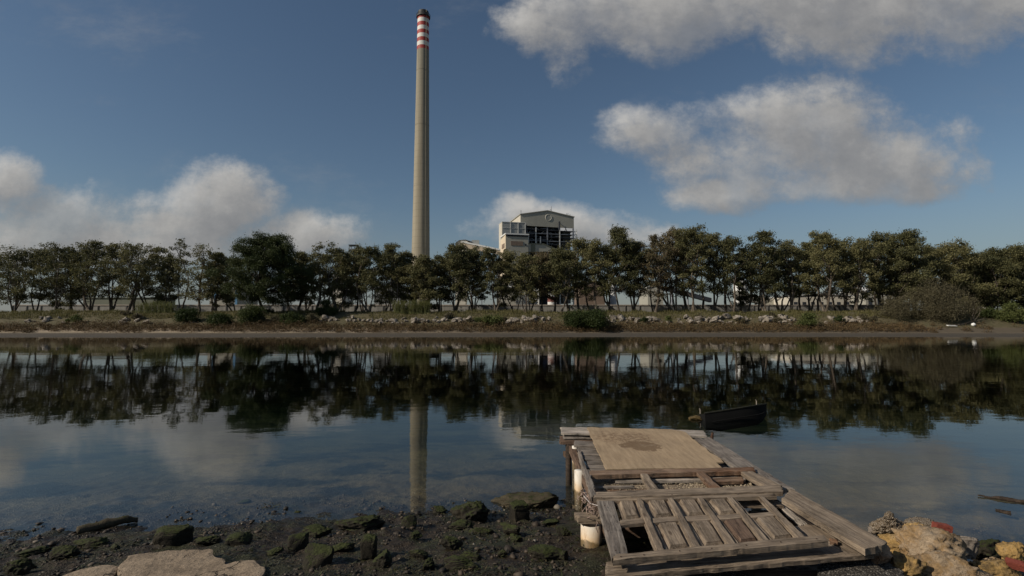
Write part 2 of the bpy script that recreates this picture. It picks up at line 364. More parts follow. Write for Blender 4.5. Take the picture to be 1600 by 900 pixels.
def nonuni(parts):
    out = []
    for a, b, n in parts: out += list(np.linspace(a, b, n, endpoint=False))
    return np.array(out + [parts[-1][1]])
gx = nonuni([(-3000, -300, 14), (-300, -140, 12), (-140, -10, 90), (-10, -8, 12), (-8, 8, 460), (8, 12, 20), (12, 140, 90), (140, 300, 12), (300, 3000, 14)])
gy = nonuni([(-60, 0, 20), (0, 4, 30), (4, 8.6, 190), (8.6, 14, 90), (14, 76, 40), (76, 98, 30), (98, 120, 60), (120, 160, 20), (160, 600, 20), (600, 3500, 10)])
GXm, GYm = np.meshgrid(gx, gy)
gz = zt(GXm, GYm)
def groundmat():
    m, t, b, tc, _ = newmat('shore_and_bank')
    geo = t.n('ShaderNodeNewGeometry'); pos = geo.outputs['Position']
    xyz = t.n('ShaderNodeSeparateXYZ', inp={0: pos}); z = xyz.outputs[2]; y = xyz.outputs[1]
    n1 = t.noise(pos, 1.4, 6, .65); n2 = t.noise(pos, 14, 6, .7)
    vo = t.n('ShaderNodeTexVoronoi', inp={'Vector': pos, 'Scale': 34.}); vc = t.n('ShaderNodeSeparateColor', inp={0: vo.outputs['Color']}).outputs[0]
    mud = t.ramp(n2, [(.3, (.009, .006, .004)), (.55, (.030, .021, .012)), (.75, (.060, .043, .026))])
    peb = t.ramp(vc, [(.0, (.011, .008, .005)), (.55, (.036, .026, .016)), (.9, (.075, .055, .036)), (.985, (.2, .175, .14))])
    pm = t.math('MULTIPLY', t.math('SUBTRACT', 1., t.smooth(vo.outputs['Distance'], .25, .45)), t.smooth(n1, .38, .55))
    c = t.mix(pm, mud, peb)
    gm = t.smooth(t.noise(pos, 1.7, 7, .72), .46, .57)
    c = t.mix(t.math('MULTIPLY', gm, .75), c, t.ramp(n2, [(.3, (.010, .012, .004)), (.7, (.036, .040, .013))]))
    # the bed below the water: olive silt with dark weed
    bed = t.ramp(n1, [(.3, (.066, .048, .025)), (.6, (.11, .082, .045)), (.8, (.15, .115, .066))])
    weed = t.smooth(t.noise(t.mapv(pos, (.55, 1.0, 1)), .95, 5, .62), .49, .60)
    bed = t.mix(t.math('MULTIPLY', weed, .93), bed, (.012, .013, .009))
    sh = t.smooth(vc, .985, .99)
    bed = t.mix(t.math('MULTIPLY', sh, t.math('SUBTRACT', 1., t.smooth(vo.outputs['Distance'], .15, .25))), bed, (.5, .48, .42))
    wetm = t.math('SUBTRACT', 1., t.smooth(t.math('ADD', z, t.math('MULTIPLY', n1, .12)), .05, .20))
    c = t.mix(t.math('MULTIPLY', wetm, .45), c, (.012, .010, .007))
    c = t.mix(t.smooth(z, .0, -.11), c, bed)
    # far bank
    wet = t.ramp(t.math('ADD', z, t.math('MULTIPLY', n1, .15)), [(.06, (.115, .095, .07)), (.085, (.06, .05, .037)), (.2, (.075, .062, .046)), (.29, (.16, .13, .09)), (.45, (.29, .235, .165)), (.95, (.27, .21, .145))])
    soil = t.ramp(n1, [(.3, (.06, .06, .025)), (.6, (.11, .09, .05)), (.8, (.15, .12, .07))])
    wet = t.mix(t.math('MULTIPLY', t.smooth(xyz.outputs[0], -35., 5.), t.smooth(z, .12, .3)), wet, (.10, .08, .055))
    fc = t.mix(t.smooth(z, 1.0, 1.35), wet, soil)
    c = t.mix(t.smooth(y, 60., 66.), c, fc)
    rg = t.math('MAXIMUM', t.math('SUBTRACT', t.ramp(n1, [(.4, .5), (.6, .8)]), t.math('MULTIPLY', wetm, .2)), t.math('MULTIPLY', t.smooth(y, 60., 66.), .92))
    setc(t, b, c, rg, t.math('ADD', t.math('MULTIPLY', n2, .8), t.math('MULTIPLY', pm, .5)), .9, .025, .35)
    return m
gme = gridmesh('ground', GXm, GYm, gz)
ground = setp(link('ground', gme, groundmat()), kind='structure')

# ------------------------------------------------------------------ water
def watermat():
    m = bpy.data.materials.new('water'); m.use_nodes = True; nt = m.node_tree; nt.nodes.clear(); t = NT(nt)
    out = t.n('ShaderNodeOutputMaterial'); geo = t.n('ShaderNodeNewGeometry'); pos = geo.outputs['Position']
    a = t.noise(t.mapv(pos, (1, 1.5, 1), rot=(0, 0, .25)), 1.6, 4, .55)
    bnz = t.noise(t.mapv(pos, (.7, 1.5, 1), rot=(0, 0, -.3)), .33, 3, .5)
    patch = t.smooth(t.noise(t.mapv(pos, (.4, 1, 1)), .11, 3, .5), .42, .66)
    amp = t.math('ADD', .22, t.math('MULTIPLY', patch, .9))
    h = t.math('ADD', t.math('MULTIPLY', t.math('MULTIPLY', a, amp), .012), t.math('MULTIPLY', bnz, .022))
    bp = t.n('ShaderNodeBump', inp={'Height': h, 'Strength': .28, 'Distance': 1.})
    fr = t.n('ShaderNodeFresnel', inp={'IOR': 1.33, 'Normal': bp.outputs[0]})
    gl = t.n('ShaderNodeBsdfGlossy', inp={'Color': (1, 1, 1, 1), 'Roughness': .012, 'Normal': bp.outputs[0]})
    tr = t.n('ShaderNodeBsdfTransparent', inp={'Color': (.93, .95, .94, 1)})
    ff = t.math('MULTIPLY', fr.outputs[0], t.math('SUBTRACT', 1., geo.outputs['Backfacing']))   # light leaving the water is not cut off
    mx = t.n('ShaderNodeMixShader', inp={0: ff, 1: tr.outputs[0], 2: gl.outputs[0]})
    nt.links.new(mx.outputs[0], out.inputs['Surface'])
    va = t.n('ShaderNodeVolumeAbsorption', inp={'Color': (.38, .53, .45, 1), 'Density': .6})
    nt.links.new(va.outputs[0], out.inputs['Volume'])
    return m
wb = MB().box(-900, 900, 1.5, 84.5, -5, 0)
water = setp(wb.build('water', watermat()), kind='structure')

# ------------------------------------------------------------------ sky
SUN_AZ_LEFT = math.radians(90 + 22)     # measured from +Y (view) towards the left
SUN_EL = math.radians(33)
sd = np.array([-math.sin(SUN_AZ_LEFT) * math.cos(SUN_EL), math.cos(SUN_AZ_LEFT) * math.cos(SUN_EL), math.sin(SUN_EL)])
def sky():
    w = bpy.data.worlds.new('World'); scene.world = w; w.use_nodes = True; nt = w.node_tree; nt.nodes.clear(); t = NT(nt)
    out = t.n('ShaderNodeOutputWorld'); bg = t.n('ShaderNodeBackground')
    sk = t.n('ShaderNodeTexSky'); sk.sky_type = 'NISHITA'; sk.sun_disc = False
    sk.sun_elevation = SUN_EL; sk.sun_rotation = math.atan2(sd[0], sd[1])
    sk.air_density = 1.1; sk.dust_density = .6; sk.ozone_density = 2.2
    tc = t.n('ShaderNodeTexCoord'); d = tc.outputs['Generated']
    s = t.n('ShaderNodeSeparateXYZ', inp={0: d}); y = t.math('MAXIMUM', s.outputs[1], .04)
    u = t.math('DIVIDE', s.outputs[0], y); v = t.math('DIVIDE', s.outputs[2], y)
    q = t.n('ShaderNodeCombineXYZ', inp={0: u, 1: v}).outputs[0]
    clouds = [  # cx, cy, rx, ry as seen from the shore (photo units), strength
        (900, 25, 130, 62, .9), (1060, 20, 180, 75, 1.), (1250, 10, 230, 95, 1.), (1480, 0, 230, 100, .9), (890, 92, 28, 42, .35),
        (1260, 205, 175, 85, 1.), (1370, 245, 165, 75, 1.), (1020, 205, 85, 40, .62), (1090, 250, 90, 45, .55), (1180, 300, 150, 30, .85), (1330, 290, 180, 34, .9),
        (345, 320, 95, 75, 1.), (470, 362, 120, 42, 1.), (270, 360, 140, 60, .8), (90, 350, 170, 62, .85), (5, 275, 60, 45, .7), (200, 385, 260, 38, .8),
        (880, 352, 150, 42, 1.), (800, 330, 55, 30, .7), (990, 362, 80, 26, .8), (1230, 255, 120, 70, .7)]
    def dens(qv):
        wv = t.noise(qv, 2.6, 5, .58, out='Color')
        qw = t.n('ShaderNodeVectorMath', operation='MULTIPLY_ADD', inp={0: wv, 1: (.16, .12, 0), 2: qv}).outputs[0]
        acc = None
        for cx, cy, rx, ry, st in clouds:
            c = P(cx, cy, 1.0)
            rx_, ry_ = rx / F, ry / F
            e = t.mapv(qw, (1 / rx_, 1 / ry_, 0), (-(c[0] + .08) / rx_, -(c[2] - CAMZ + .06) / ry_, 0))
            l = t.n('ShaderNodeVectorMath', operation='DOT_PRODUCT', inp={0: e, 1: e}).outputs['Value']
            k = t.math('MULTIPLY', t.math('SUBTRACT', 1., l), st)
            acc = k if acc is None else t.n('ShaderNodeMath', operation='SMOOTH_MAX', inp={0: acc, 1: k, 2: .35}).outputs[0]
        acc = t.math('ADD', t.math('MAXIMUM', acc, -1.3)  , .13)
        fn = t.noise(t.mapv(qv, (1, 1.25, 1)), 5.2, 12, .66)
        fn2 = t.noise(qv, 15, 7, .66)
        return t.math('ADD', acc, t.math('ADD', t.math('MULTIPLY', t.math('SUBTRACT', fn, .5), 2.9), t.math('MULTIPLY', t.math('SUBTRACT', fn2, .5), .95)))
    d0 = dens(q)
    q2 = t.n('ShaderNodeVectorMath', operation='ADD', inp={0: q, 1: (-.035, .04, 0)}).outputs[0]
    d1 = dens(q2)
    cov = t.math('MULTIPLY', t.smooth(d0, -.2, .95), t.math('ADD', .72, t.math('MULTIPLY', t.smooth(t.noise(q, 3.1, 6, .6), .36, .52), .28)))
    lit = t.math('SUBTRACT', d0, d1)
    lf = t.math('ADD', .5, t.math('MULTIPLY', lit, .30), True)
    thick = t.smooth(d0, .4, 1.6)
    lf = t.math('SUBTRACT', lf, t.math('MULTIPLY', thick, .14), True)
    cc = t.ramp(lf, [(.15, (.185, .19, .20)), (.42, (.27, .268, .268)), (.62, (.38, .37, .355)), (.85, (.52, .505, .48))])
    skc = t.mix(1., sk.outputs[0], (.055, .0575, .058), 'MULTIPLY')
    # pale layer low over the land
    lowm = t.math('MULTIPLY', t.math('SUBTRACT', 1., t.smooth(s.outputs[2], .0, .24)), .62)
    skc = t.mix(lowm, skc, (.185, .208, .235))
    front = t.smooth(s.outputs[1], .04, .2)
    # scattered cloud elsewhere round the sky
    gen = t.smooth(t.noise(t.mapv(d, (1, 1, 2.2)), 2.4, 7, .6), .52, .68)
    gen = t.math('MULTIPLY', gen, t.math('SUBTRACT', 1., front))
    wisp = t.math('MULTIPLY', t.smooth(t.noise(t.mapv(q, (1, 2.1, 1), rot=(0, 0, .35)), 1.9, 10, .68), .53, .80), .30)
    cv = t.math('MAXIMUM', t.math('MULTIPLY', t.math('MAXIMUM', cov, wisp), front), gen)
    cv = t.math('MULTIPLY', cv, .93)
    c = t.mix(cv, skc, cc)
    below = t.smooth(s.outputs[2], -.01, .005)
    c = t.mix(below, (.05, .05, .045), c)
    nt.links.new(c, bg.inputs[0]); bg.inputs[1].default_value = 1.
    nt.links.new(bg.outputs[0], out.inputs[0])
    w.cycles.sampling_method = 'MANUAL'; w.cycles.sample_map_resolution = 512
sky()
sl = bpy.data.lights.new('sun', 'SUN'); sl.energy = 3.9; sl.angle = math.radians(.55); sl.color = (1, .905, .77)
so = bpy.data.objects.new('sun', sl); col.objects.link(so)
so.rotation_euler = Vector(sd).to_track_quat('Z', 'Y').to_euler()

# ------------------------------------------------------------------ camera
cam = bpy.data.cameras.new('camera'); co = bpy.data.objects.new('camera', cam); col.objects.link(co)
cam.sensor_width = 36; cam.lens = 18; cam.clip_start = .05; cam.clip_end = 6000
co.location = (0, 0, CAMZ); co.rotation_euler = (PI / 2 + PITCH, 0, 0); scene.camera = co
scene.view_settings.view_transform = 'Standard'; scene.view_settings.look = 'None'
scene.view_settings.gamma = 1; scene.view_settings.exposure = 0
scene.cycles.max_bounces = 6; scene.cycles.transparent_max_bounces = 12
scene.cycles.caustics_reflective = False; scene.cycles.caustics_refractive = False
scene.cycles.volume_bounces = 0

# ------------------------------------------------------------------ boards
def board(name, q, mat, thick=.03, parent=None, root=(0, 0, 0), seed=0, wob=.004, warp=.004, rag=.01, endrag=.02, chamf=.004):
    """q = four world points: start-left, start-right, end-right, end-left (top face). Grain runs start->end."""
    a, b, c, d = [np.array(p, float) for p in q]
    s0, s1 = (a + b) / 2, (c + d) / 2
    cen = (a + b + c + d) / 4
    ax = s1 - s0; L = np.linalg.norm(ax[:2]); ang = math.atan2(ax[1], ax[0])
    nseg = max(8, int(L / .022)); ncr = 9
    us = np.linspace(0, 1, nseg + 1); vs = np.linspace(0, 1, ncr)
    U, Vv = np.meshgrid(us, vs, indexing='ij')
    W = np.linalg.norm(b - a)
    sd_ = seed * 3.17
    # edge raggedness
    eoff = np.stack([fbm(us * L * 9, sd_ + 1, 0, 4), fbm(us * L * 9, sd_ + 7, 0, 4)], 1) * rag * .45 / W
    Ve = Vv.copy()
    Ve = Vv * (1 + eoff[:, 1:2]) + (1 - Vv) * eoff[:, 0:1]
    Ue = U.copy()
    e0 = fbm(vs * 6, sd_ + 3, 0, 3) * endrag / max(L, .01); e1 = fbm(vs * 6, sd_ + 9, 0, 3) * endrag / max(L, .01)
    k = 1.0 / nseg
    Ue = U + np.clip(1 - U / (3 * k), 0, 1) * e0[None, :] + np.clip(1 - (1 - U) / (3 * k), 0, 1) * e1[None, :]
    def top(u, v):
        return ((1 - u)[..., None] * ((1 - v)[..., None] * a + v[..., None] * b) + u[..., None] * ((1 - v)[..., None] * d + v[..., None] * c))
    T = top(Ue, Ve)
    T[..., 2] += warp * .6 * fbm(U * L * 1.2, Vv * .6 + sd_, 0, 2) + wob * .5 * fbm(U * L * 8, Vv * W * 50 + sd_, 0, 3)
    Bt = T.copy(); Bt[..., 2] -= thick
    # chamfer: drop the outermost top rows a touch
    T[:, 0, 2] -= chamf * (1 + .8 * fbm(us * L * 9, sd_ + 20)); T[:, -1, 2] -= chamf * (1 + .8 * fbm(us * L * 9, sd_ + 30))
    T[0, :, 2] -= chamf * .8; T[-1, :, 2] -= chamf * .8
    ca, sa = math.cos(-ang), math.sin(-ang)
    def loc(Q):
        Q = Q - cen; return np.stack([Q[..., 0] * ca - Q[..., 1] * sa, Q[..., 0] * sa + Q[..., 1] * ca, Q[..., 2]], -1)
    V = np.concatenate([loc(T).reshape(-1, 3), loc(Bt).reshape(-1, 3)])
    N = (nseg + 1) * ncr; Fc = []
    def idx(i, j, s): return s * N + i * ncr + j
    for i in range(nseg):
        for j in range(ncr - 1):
            Fc.append((idx(i, j, 0), idx(i+1, j, 0), idx(i+1, j+1, 0), idx(i, j+1, 0)))
            Fc.append((idx(i, j+1, 1), idx(i+1, j+1, 1), idx(i+1, j, 1), idx(i, j, 1)))
        Fc.append((idx(i, 0, 1), idx(i+1, 0, 1), idx(i+1, 0, 0), idx(i, 0, 0)))
        Fc.append((idx(i, ncr-1, 0), idx(i+1, ncr-1, 0), idx(i+1, ncr-1, 1), idx(i, ncr-1, 1)))
    for j in range(ncr - 1):
        Fc.append((idx(0, j, 0), idx(0, j+1, 0), idx(0, j+1, 1), idx(0, j, 1)))
        Fc.append((idx(nseg, j+1, 0), idx(nseg, j, 0), idx(nseg, j, 1), idx(nseg, j+1, 1)))
    me = pymesh(name, V, Fc)
    o = link(name, me, mat, parent, tuple(cen - np.array(root)), ang)
    # consistent outward normals
    import bmesh
    bm = bmesh.new(); bm.from_mesh(me); bmesh.ops.recalc_face_normals(bm, faces=bm.faces); bm.to_mesh(me); bm.free()
    return o
def bq(name, pts, z, mat, thick=.03, **kw):
    """pixel quad; z may be one value or four"""
    zz = [z] * 4 if np.isscalar(z) else z
    return board(name, [G(p[0], p[1], h) for p, h in zip(pts, zz)], mat, thick, **kw)
def bar(x0, y0, x1, y1, w, z):    # world-space board quad
    a = np.array([x0, y0, 0.]); b = np.array([x1, y1, 0.]); t = b - a; t /= np.linalg.norm(t); n = np.array([-t[1], t[0], 0]) * w / 2
    h = np.array([0, 0, z]); return [a + n + h, a - n + h, b - n + h, b + n + h]

# --- the jetty itself
R = (2.1, 6.5, 0.)
jet = setp(empty('jetty', R), 'rickety wooden jetty on plastic pipe and timber posts, reaching from the near shore', 'jetty')
k = 0
yb = 6.95
rr = random.Random(4)
while yb < 8.62:
    wd = rr.uniform(.13, .17)
    x0 = G(903, 700, .66)[0] + rr.uniform(-.03, .03); x1 = 3.02 + rr.uniform(-.03, .06)
    board('deck_board', bar(x0, yb + wd / 2, x1, yb + wd / 2 + rr.uniform(-.02, .02), wd, .66 + rr.uniform(-.004, .006)), M['wood_grey'], .028, jet, R, seed=k)
    yb += wd + .012; k += 1
# sandy lower boards under the open frame
for i, (y0, wd) in enumerate(((5.95, .186), (6.145, .186), (6.34, .186), (6.535, .186), (6.73, .186), (6.88, .1))):
    board('deck_board', bar(1.0 + .03 * (i % 2), y0, 3.04, y0 + rr.uniform(-.006, .006), wd, .635 - .006 * (i % 2)), M['wood_red'] if i == 2 else M['wood'], .03, jet, R, seed=20 + i)
# the deck boards showing at the right of the door
board('deck_board', [G(1238, 822, .63), G(1285, 818, .63), G(1372, 864, .63), G(1290, 868, .63)], M['wood'], .03, jet, R, seed=31)
for x, sdx in ((1.02, 0), (2.05, 1), (3.12, 2)):
    board('joist', bar(x, 4.75, x, 9.0, .10, .565), M['wood_dark'] if sdx else M['wood_brown'], .12, jet, R, seed=40 + sdx)
for i, y in enumerate((4.72, 5.72, 7.4, 8.95)):
    board('crossbeam', bar(.9, y, 3.2, y + .02, .10, .445), M['wood_brown'], .09, jet, R, seed=50 + i)
# front plank across the landing end, and the darker timber below it
bq('front_plank', [(958, 893), (962, 879), (1352, 853), (1360, 866)][::-1] if False else [(943, 902), (948, 877), (1352, 846), (1364, 866)], .63, M['wood'], .04, parent=jet, root=R, seed=60, rag=.02)
bq('front_timber', [(938, 898), (948, 886), (1080, 880), (1085, 893)], .55, M['wood_dark'], .06, parent=jet, root=R, seed=61, rag=.03)
# stacked cross timbers at the far end
bq('end_timber', [(877, 676), (876, 667), (1100, 672), (1104, 681)], [.76, .76, .74, .74], M['wood_bleach'], .035, parent=jet, root=R, seed=62, rag=.02)
bq('end_timber', [(880, 683), (878, 674), (1080, 676), (1084, 684)], [.69, .69, .68, .68], M['wood_bleach'], .03, parent=jet, root=R, seed=63, rag=.02)
bq('end_timber', [(874, 689), (875, 681), (1090, 684), (1092, 692)], [.64, .64, .64, .64], M['wood_brown'], .06, parent=jet, root=R, seed=64, rag=.01)
bq('end_timber', [(896, 696), (897, 688), (935, 690), (938, 697)], .69, M['wood_grey'], .035, parent=jet, root=R, seed=65, rag=.01)
# posts
def pipe(px, ytop, ztop, r, open_top=True, zb=-.4, lean=0., px2=None):
    p = G(px, ytop, ztop); mb = MB(); n = 28
    V = []; Fc = []
    prof = [(r, zb - ztop), (r * 1.01, (zb - ztop) * .5), (r, 0), (r * .86, 0.0), (r * .86, -.12)] if open_top else [(r, zb - ztop), (r, 0), (0.001, 0)]
    for rad, z in prof:
        for i in range(n):
            a = 2 * PI * i / n; V.append((rad * math.cos(a) + lean * z, rad * math.sin(a), z))
    for j in range(len(prof) - 1):
        for i in range(n): Fc.append((j*n+i, j*n+(i+1) % n, (j+1)*n+(i+1) % n, (j+1)*n+i))
    if open_top: Fc.append(tuple((len(prof)-1)*n + i for i in range(n)))
    mb.add(V, Fc)
    return mb.build('post', M['pvc'], jet, tuple(p - np.array(R)), 0, True)
pipe(923.5, 818, .50, .112)
pipe(905, 735, .60, .068, False, zb=-.6)
pipe(898, 697, .60, .045, False, zb=-.9)
for px, py in ((1180, 735), (1105, 695), (1290, 820)):
    pipe(px, py, .44, .07, False, zb=-1.)
pp = G(888, 692, .6)
MB().tube([(0, 0, 0), (.005, 0, -.7), (-.01, 0, -1.6)], [.05, .055, .06], 10).build('post', M['wood_dark'], jet, tuple(pp - np.array(R)), 0, True)
pp = G(1262, 712, .6) 
# block on the pipe
bq('packing_block', [(901, 808), (899, 799), (937, 800), (938, 809)], .60, M['wood'], .07, parent=jet, root=R, seed=66)
# side board standing at the left edge
bq('edge_board', [(903, 703), (907, 703), (918, 735), (912, 735)], .69, M['wood_grey'], .10, parent=jet, root=R, seed=67, rag=.015)

# long timbers down the right side
o = bq('long_timber', [(1085, 686), (1110, 683), (1241, 764), (1206, 769)], [.735, .735, .715, .715], M['wood_grey'], .05, seed=70, rag=.025, endrag=.06)
setp(o, 'far grey weathered timber down the right edge of the jetty, beside the plywood sheet', 'timber', 'long edge timbers of the jetty')
o = bq('long_timber', [(1222, 778), (1233, 762), (1388, 846), (1351, 857)], [.79, .79, .75, .75], M['wood'], .06, seed=71, rag=.018, endrag=.02, warp=.012)
setp(o, 'thick cracked timber on the jetty\'s right edge, its broken end by the tan boulders', 'timber', 'long edge timbers of the jetty')
# plywood sheet
def plywood():
    c = [G(917, 668, .775), G(1064, 671, .755), G(1141, 731, .72), G(947, 733, .745)]
    cen = sum(c) / 4; nu, nv = 60, 80
    rot = math.atan2(c[2][1] - c[3][1], c[2][0] - c[3][0])
    V = []; Fc = []
    for s in (0, 1):
        for i in range(nv + 1):
            for j in range(nu + 1):
                u, v = j / nu, i / nv
                edge = min(u, 1 - u, v, 1 - v)
                uu = u + (.012 * float(fbm(v * 9, 1.1)) * (u > .9) * (u - .9) * 10) - (.006 * float(fbm(v * 12, 4.4)) * (u < .05))
                vv = v + (.010 * float(fbm(u * 14, 2.2)) * (v < .04)) 
                p = (1-vv)*((1-uu)*c[0]+uu*c[1]) + vv*((1-uu)*c[3]+uu*c[2]) - cen
                p[2] += .006 * float(fbm(u * 2.5, v * 2.5, 1, 2)) + .022 * max(0, u - .82) / .18 * abs(math.sin(v * 5)) * .6 - s * .016
                # chipped far right corner
                V.append(p)
    N = (nu + 1) * (nv + 1)
    def keep(i, j):
        u, v = (j + .5) / nu, (i + .5) / nv
        return (1 - u) + v * 1.0 > .10 + .02 * float(fbm(u * 9, v * 9)) and not (u > .93 and v > .9 + .03 * float(fbm(u * 20, 3)))
    K = [[keep(i, j) for j in range(nu)] for i in range(nv)]
    def id_(i, j, s): return s * N + i * (nu + 1) + j
    for i in range(nv):
        for j in range(nu):
            if not K[i][j]: continue
            Fc.append((id_(i, j, 0), id_(i+1, j, 0), id_(i+1, j+1, 0), id_(i, j+1, 0)))
            Fc.append((id_(i, j+1, 1), id_(i+1, j+1, 1), id_(i+1, j, 1), id_(i, j, 1)))
            for di, dj, e in ((-1, 0, ((i, j), (i, j+1))), (1, 0, ((i+1, j+1), (i+1, j))), (0, -1, ((i+1, j), (i, j))), (0, 1, ((i, j+1), (i+1, j+1)))):
                a, b = i + di, j + dj
                if not (0 <= a < nv and 0 <= b < nu and K[a][b]):
                    Fc.append((id_(*e[0], 0), id_(*e[1], 0), id_(*e[1], 1), id_(*e[0], 1)))
    o = link('plywood_sheet', pymesh('plywood_sheet', V, Fc), M['ply'], None, tuple(cen))
    setp(o, 'tan plywood sheet with brown water stains lying on the far half of the jetty', 'plywood sheet')
plywood()

# open frame with two muntins
FR = tuple(G(1070, 752, .7))
fr = setp(empty('wooden_frame', FR), 'weathered open wooden frame with two crosspieces lying between the plywood and the panelled door', 'wooden frame')
kw = dict(parent=fr, root=FR)
bq('rail', [(921, 742), (922, 735), (1176, 729), (1180, 735)], .765, M['wood_red'], .055, seed=80, rag=.02, **kw)
bq('rail', [(928, 777), (930, 768), (1220, 757), (1225, 767)], .765, M['wood'], .055, seed=81, rag=.014, **kw)
bq('stile', [(912, 733), (921, 733), (932, 772), (924, 776)], .765, M['wood_grey'], .06, seed=82, rag=.02, **kw)
bq('stile', [(1158, 737), (1176, 736), (1222, 758), (1196, 760)], .76, M['wood'], .05, seed=83, rag=.014, **kw)
bq('muntin', [(998, 736), (1008, 736), (1031, 766), (1016, 767)], .762, M['wood'], .045, seed=84, rag=.008, **kw)
bq('muntin', [(1085, 734), (1097, 734), (1127, 762), (1112, 763)], .762, M['wood_red'], .045, seed=85, rag=.008, **kw)
o = bq('loose_plank', [(962, 751), (960, 743), (1162, 741), (1164, 749)], .685, M['wood_bleach'], .035, seed=86, rag=.012)
setp(o, 'pale plank lying crosswise inside the open frame on the jetty', 'plank')
o = bq('loose_plank', [(1100, 753), (1101, 747), (1160, 744), (1162, 751)], .70, M['wood_red'], .04, seed=87, rag=.02)
setp(o, 'short reddish plank with rounded end inside the right bay of the open frame', 'plank')
o = bq('wood_splinter', [(935, 762), (936, 759), (990, 758), (990, 761)], .665, M['wood_grey'], .02, seed=88, rag=.01)
setp(o, 'thin grey splinter of wood in the left bay of the open frame', 'wood scrap')

# panelled door
DR = tuple(G(1100, 815, .72))
dr = setp(empty('panelled_door', DR), 'old weathered panelled door laid flat on the near end of the jetty, two panels missing', 'door')
kw = dict(parent=dr, root=DR)
ZD = .738
bq('rail', [(933, 782), (935, 772), (1208, 768), (1212, 775)], ZD + .004, M['wood'], .042, seed=90, rag=.008, **kw)
bq('rail', [(960, 874), (961, 865), (1287, 835), (1295, 845)], ZD + .02, M['wood'], .05, seed=91, rag=.012, **kw)
bq('stile', [(932, 781), (958, 779), (981, 864), (956, 871)], ZD, M['wood_grey'], .042, seed=92, rag=.006, **kw)
Btop = [(998, 778), (1047, 777), (1094, 777), (1140, 776), (1189, 775)]
Bbot = [(1033, 861), (1090, 856), (1145, 851), (1198, 846), (1253, 840)]
wt, wbx = 4.3, 6.6
for i, (a, b_) in enumerate(zip(Btop, Bbot)):
    bq('muntin', [(a[0] - wt, a[1]), (a[0] + wt, a[1]), (b_[0] + wbx, b_[1]), (b_[0] - wbx, b_[1])], ZD + .010, M['wood'], .05, seed=93 + i, rag=.004, **kw)
    # moulding strips on both sides of the muntin
    for s in (-1, 1):
        bq('moulding', [(a[0] + s * (wt + 1.2) - 1.6, a[1] + 1), (a[0] + s * (wt + 1.2) + 1.6, a[1] + 1), (b_[0] + s * (wbx + 2) + 2.2, b_[1] - 1), (b_[0] + s * (wbx + 2) - 2.2, b_[1] - 1)],
           ZD - .020, M['wood'], .015, seed=120 + i * 2 + s, rag=.006, **kw) if not (i == 4 and s == 1) else None
# mid rail in pieces between the uprights, following the row line
def lerp2(a, b, f): return (a[0] + (b[0] - a[0]) * f, a[1] + (b[1] - a[1]) * f)
Up = [((948, 779), (971, 868))] + list(zip(Btop, Bbot))
fm = .405
offs = [10, 6, 6, 6, 6, 6]
for i in range(5):
    a = lerp2(*Up[i], fm - .035); b_ = lerp2(*Up[i], fm + .055); c = lerp2(*Up[i+1], fm - .035); d = lerp2(*Up[i+1], fm + .055)
    o0 = offs[i]
    bq('mid_rail', [(b_[0] + o0, b_[1]), (a[0] + o0, a[1]), (c[0] - 5, c[1]), (d[0] - 5, d[1])], ZD - .004, M['wood'], .034, seed=140 + i, rag=.004, **kw)
def panel(q, mat, seed, lab=None):
    """raised and fielded panel from four world corners"""
    a, b_, c, d = q; cen = sum(q) / 4
    def at(u, v, z): p = (1-v)*((1-u)*a+u*b_) + v*((1-u)*d+u*c) - cen; p = p.copy(); p[2] += z; return p
    rings = [(0, -.034), (0, -.018), (.12, -.017), (.185, .007), (.19, .013), (.21, .0145)]
    V = []; Fc = []; n = 8
    per = [(i / n, 0) for i in range(n)] + [(1, i / n) for i in range(n)] + [(1 - i / n, 1) for i in range(n)] + [(0, 1 - i / n) for i in range(n)]
    for r_, z in rings:
        for u, v in per:
            rv = r_ * .38; V.append(at(r_ + u * (1 - 2*r_), rv + v * (1 - 2*rv), z + .002 * float(fbm(u * 5 + seed, v * 5, 1, 2))))
    m_ = len(per)
    for j in range(len(rings) - 1):
        for i in range(m_): Fc.append((j*m_+i, j*m_+(i+1) % m_, (j+1)*m_+(i+1) % m_, (j+1)*m_+i))
    Fc.append(tuple((len(rings)-1)*m_ + i for i in range(m_)))
    # grain runs away from the camera: turn the local frame
    ang = math.atan2((d - a)[1], (d - a)[0]); ca, sa = math.cos(-ang), math.sin(-ang)
    V = [(p[0]*ca - p[1]*sa, p[0]*sa + p[1]*ca, p[2]) for p in V]
    o = link('panel', pymesh('panel', V, Fc), mat, dr, tuple(cen - np.array(DR)), ang)
    if lab: o['label'] = lab
    return o
for row in (0, 1):
    f0, f1 = ((.045, fm - .05), (fm + .07, .97))[row]
    for i in range(5):
        if (row, i) in ((0, 4), (1, 0)): continue
        l0, l1 = lerp2(*Up[i], f0), lerp2(*Up[i], f1); r0, r1 = lerp2(*Up[i+1], f0), lerp2(*Up[i+1], f1)
        og = offs[i] + (0 if i else 3)
        q = [G(l0[0] + og + 1, l0[1], ZD - .02), G(r0[0] - 6, r0[1], ZD - .02), G(r1[0] - 8, r1[1], ZD - .02), G(l1[0] + og + 4, l1[1], ZD - .02)]
        dk = (row, i) == (1, 3)
        panel(q, M['wood_brown'] if dk else M['wood'], row * 7 + i, 'darker brown raised panel' if dk else None)
o = bq('wood_scrap', [(1211, 786), (1217, 784), (1262, 818), (1252, 820)], .60, M['wood_bleach'], .03, seed=150, rag=.035)
setp(o, 'splintered pale strip of wood lying beside the right edge of the panelled door', 'wood scrap')
o = bq('wood_scrap', [(1298, 846), (1297, 840), (1306, 842), (1308, 847)], .67, M['wood_red'], .03, seed=151, rag=.01)
setp(o, 'short reddish stub of wood at the right end of the door\'s near rail', 'wood scrap')
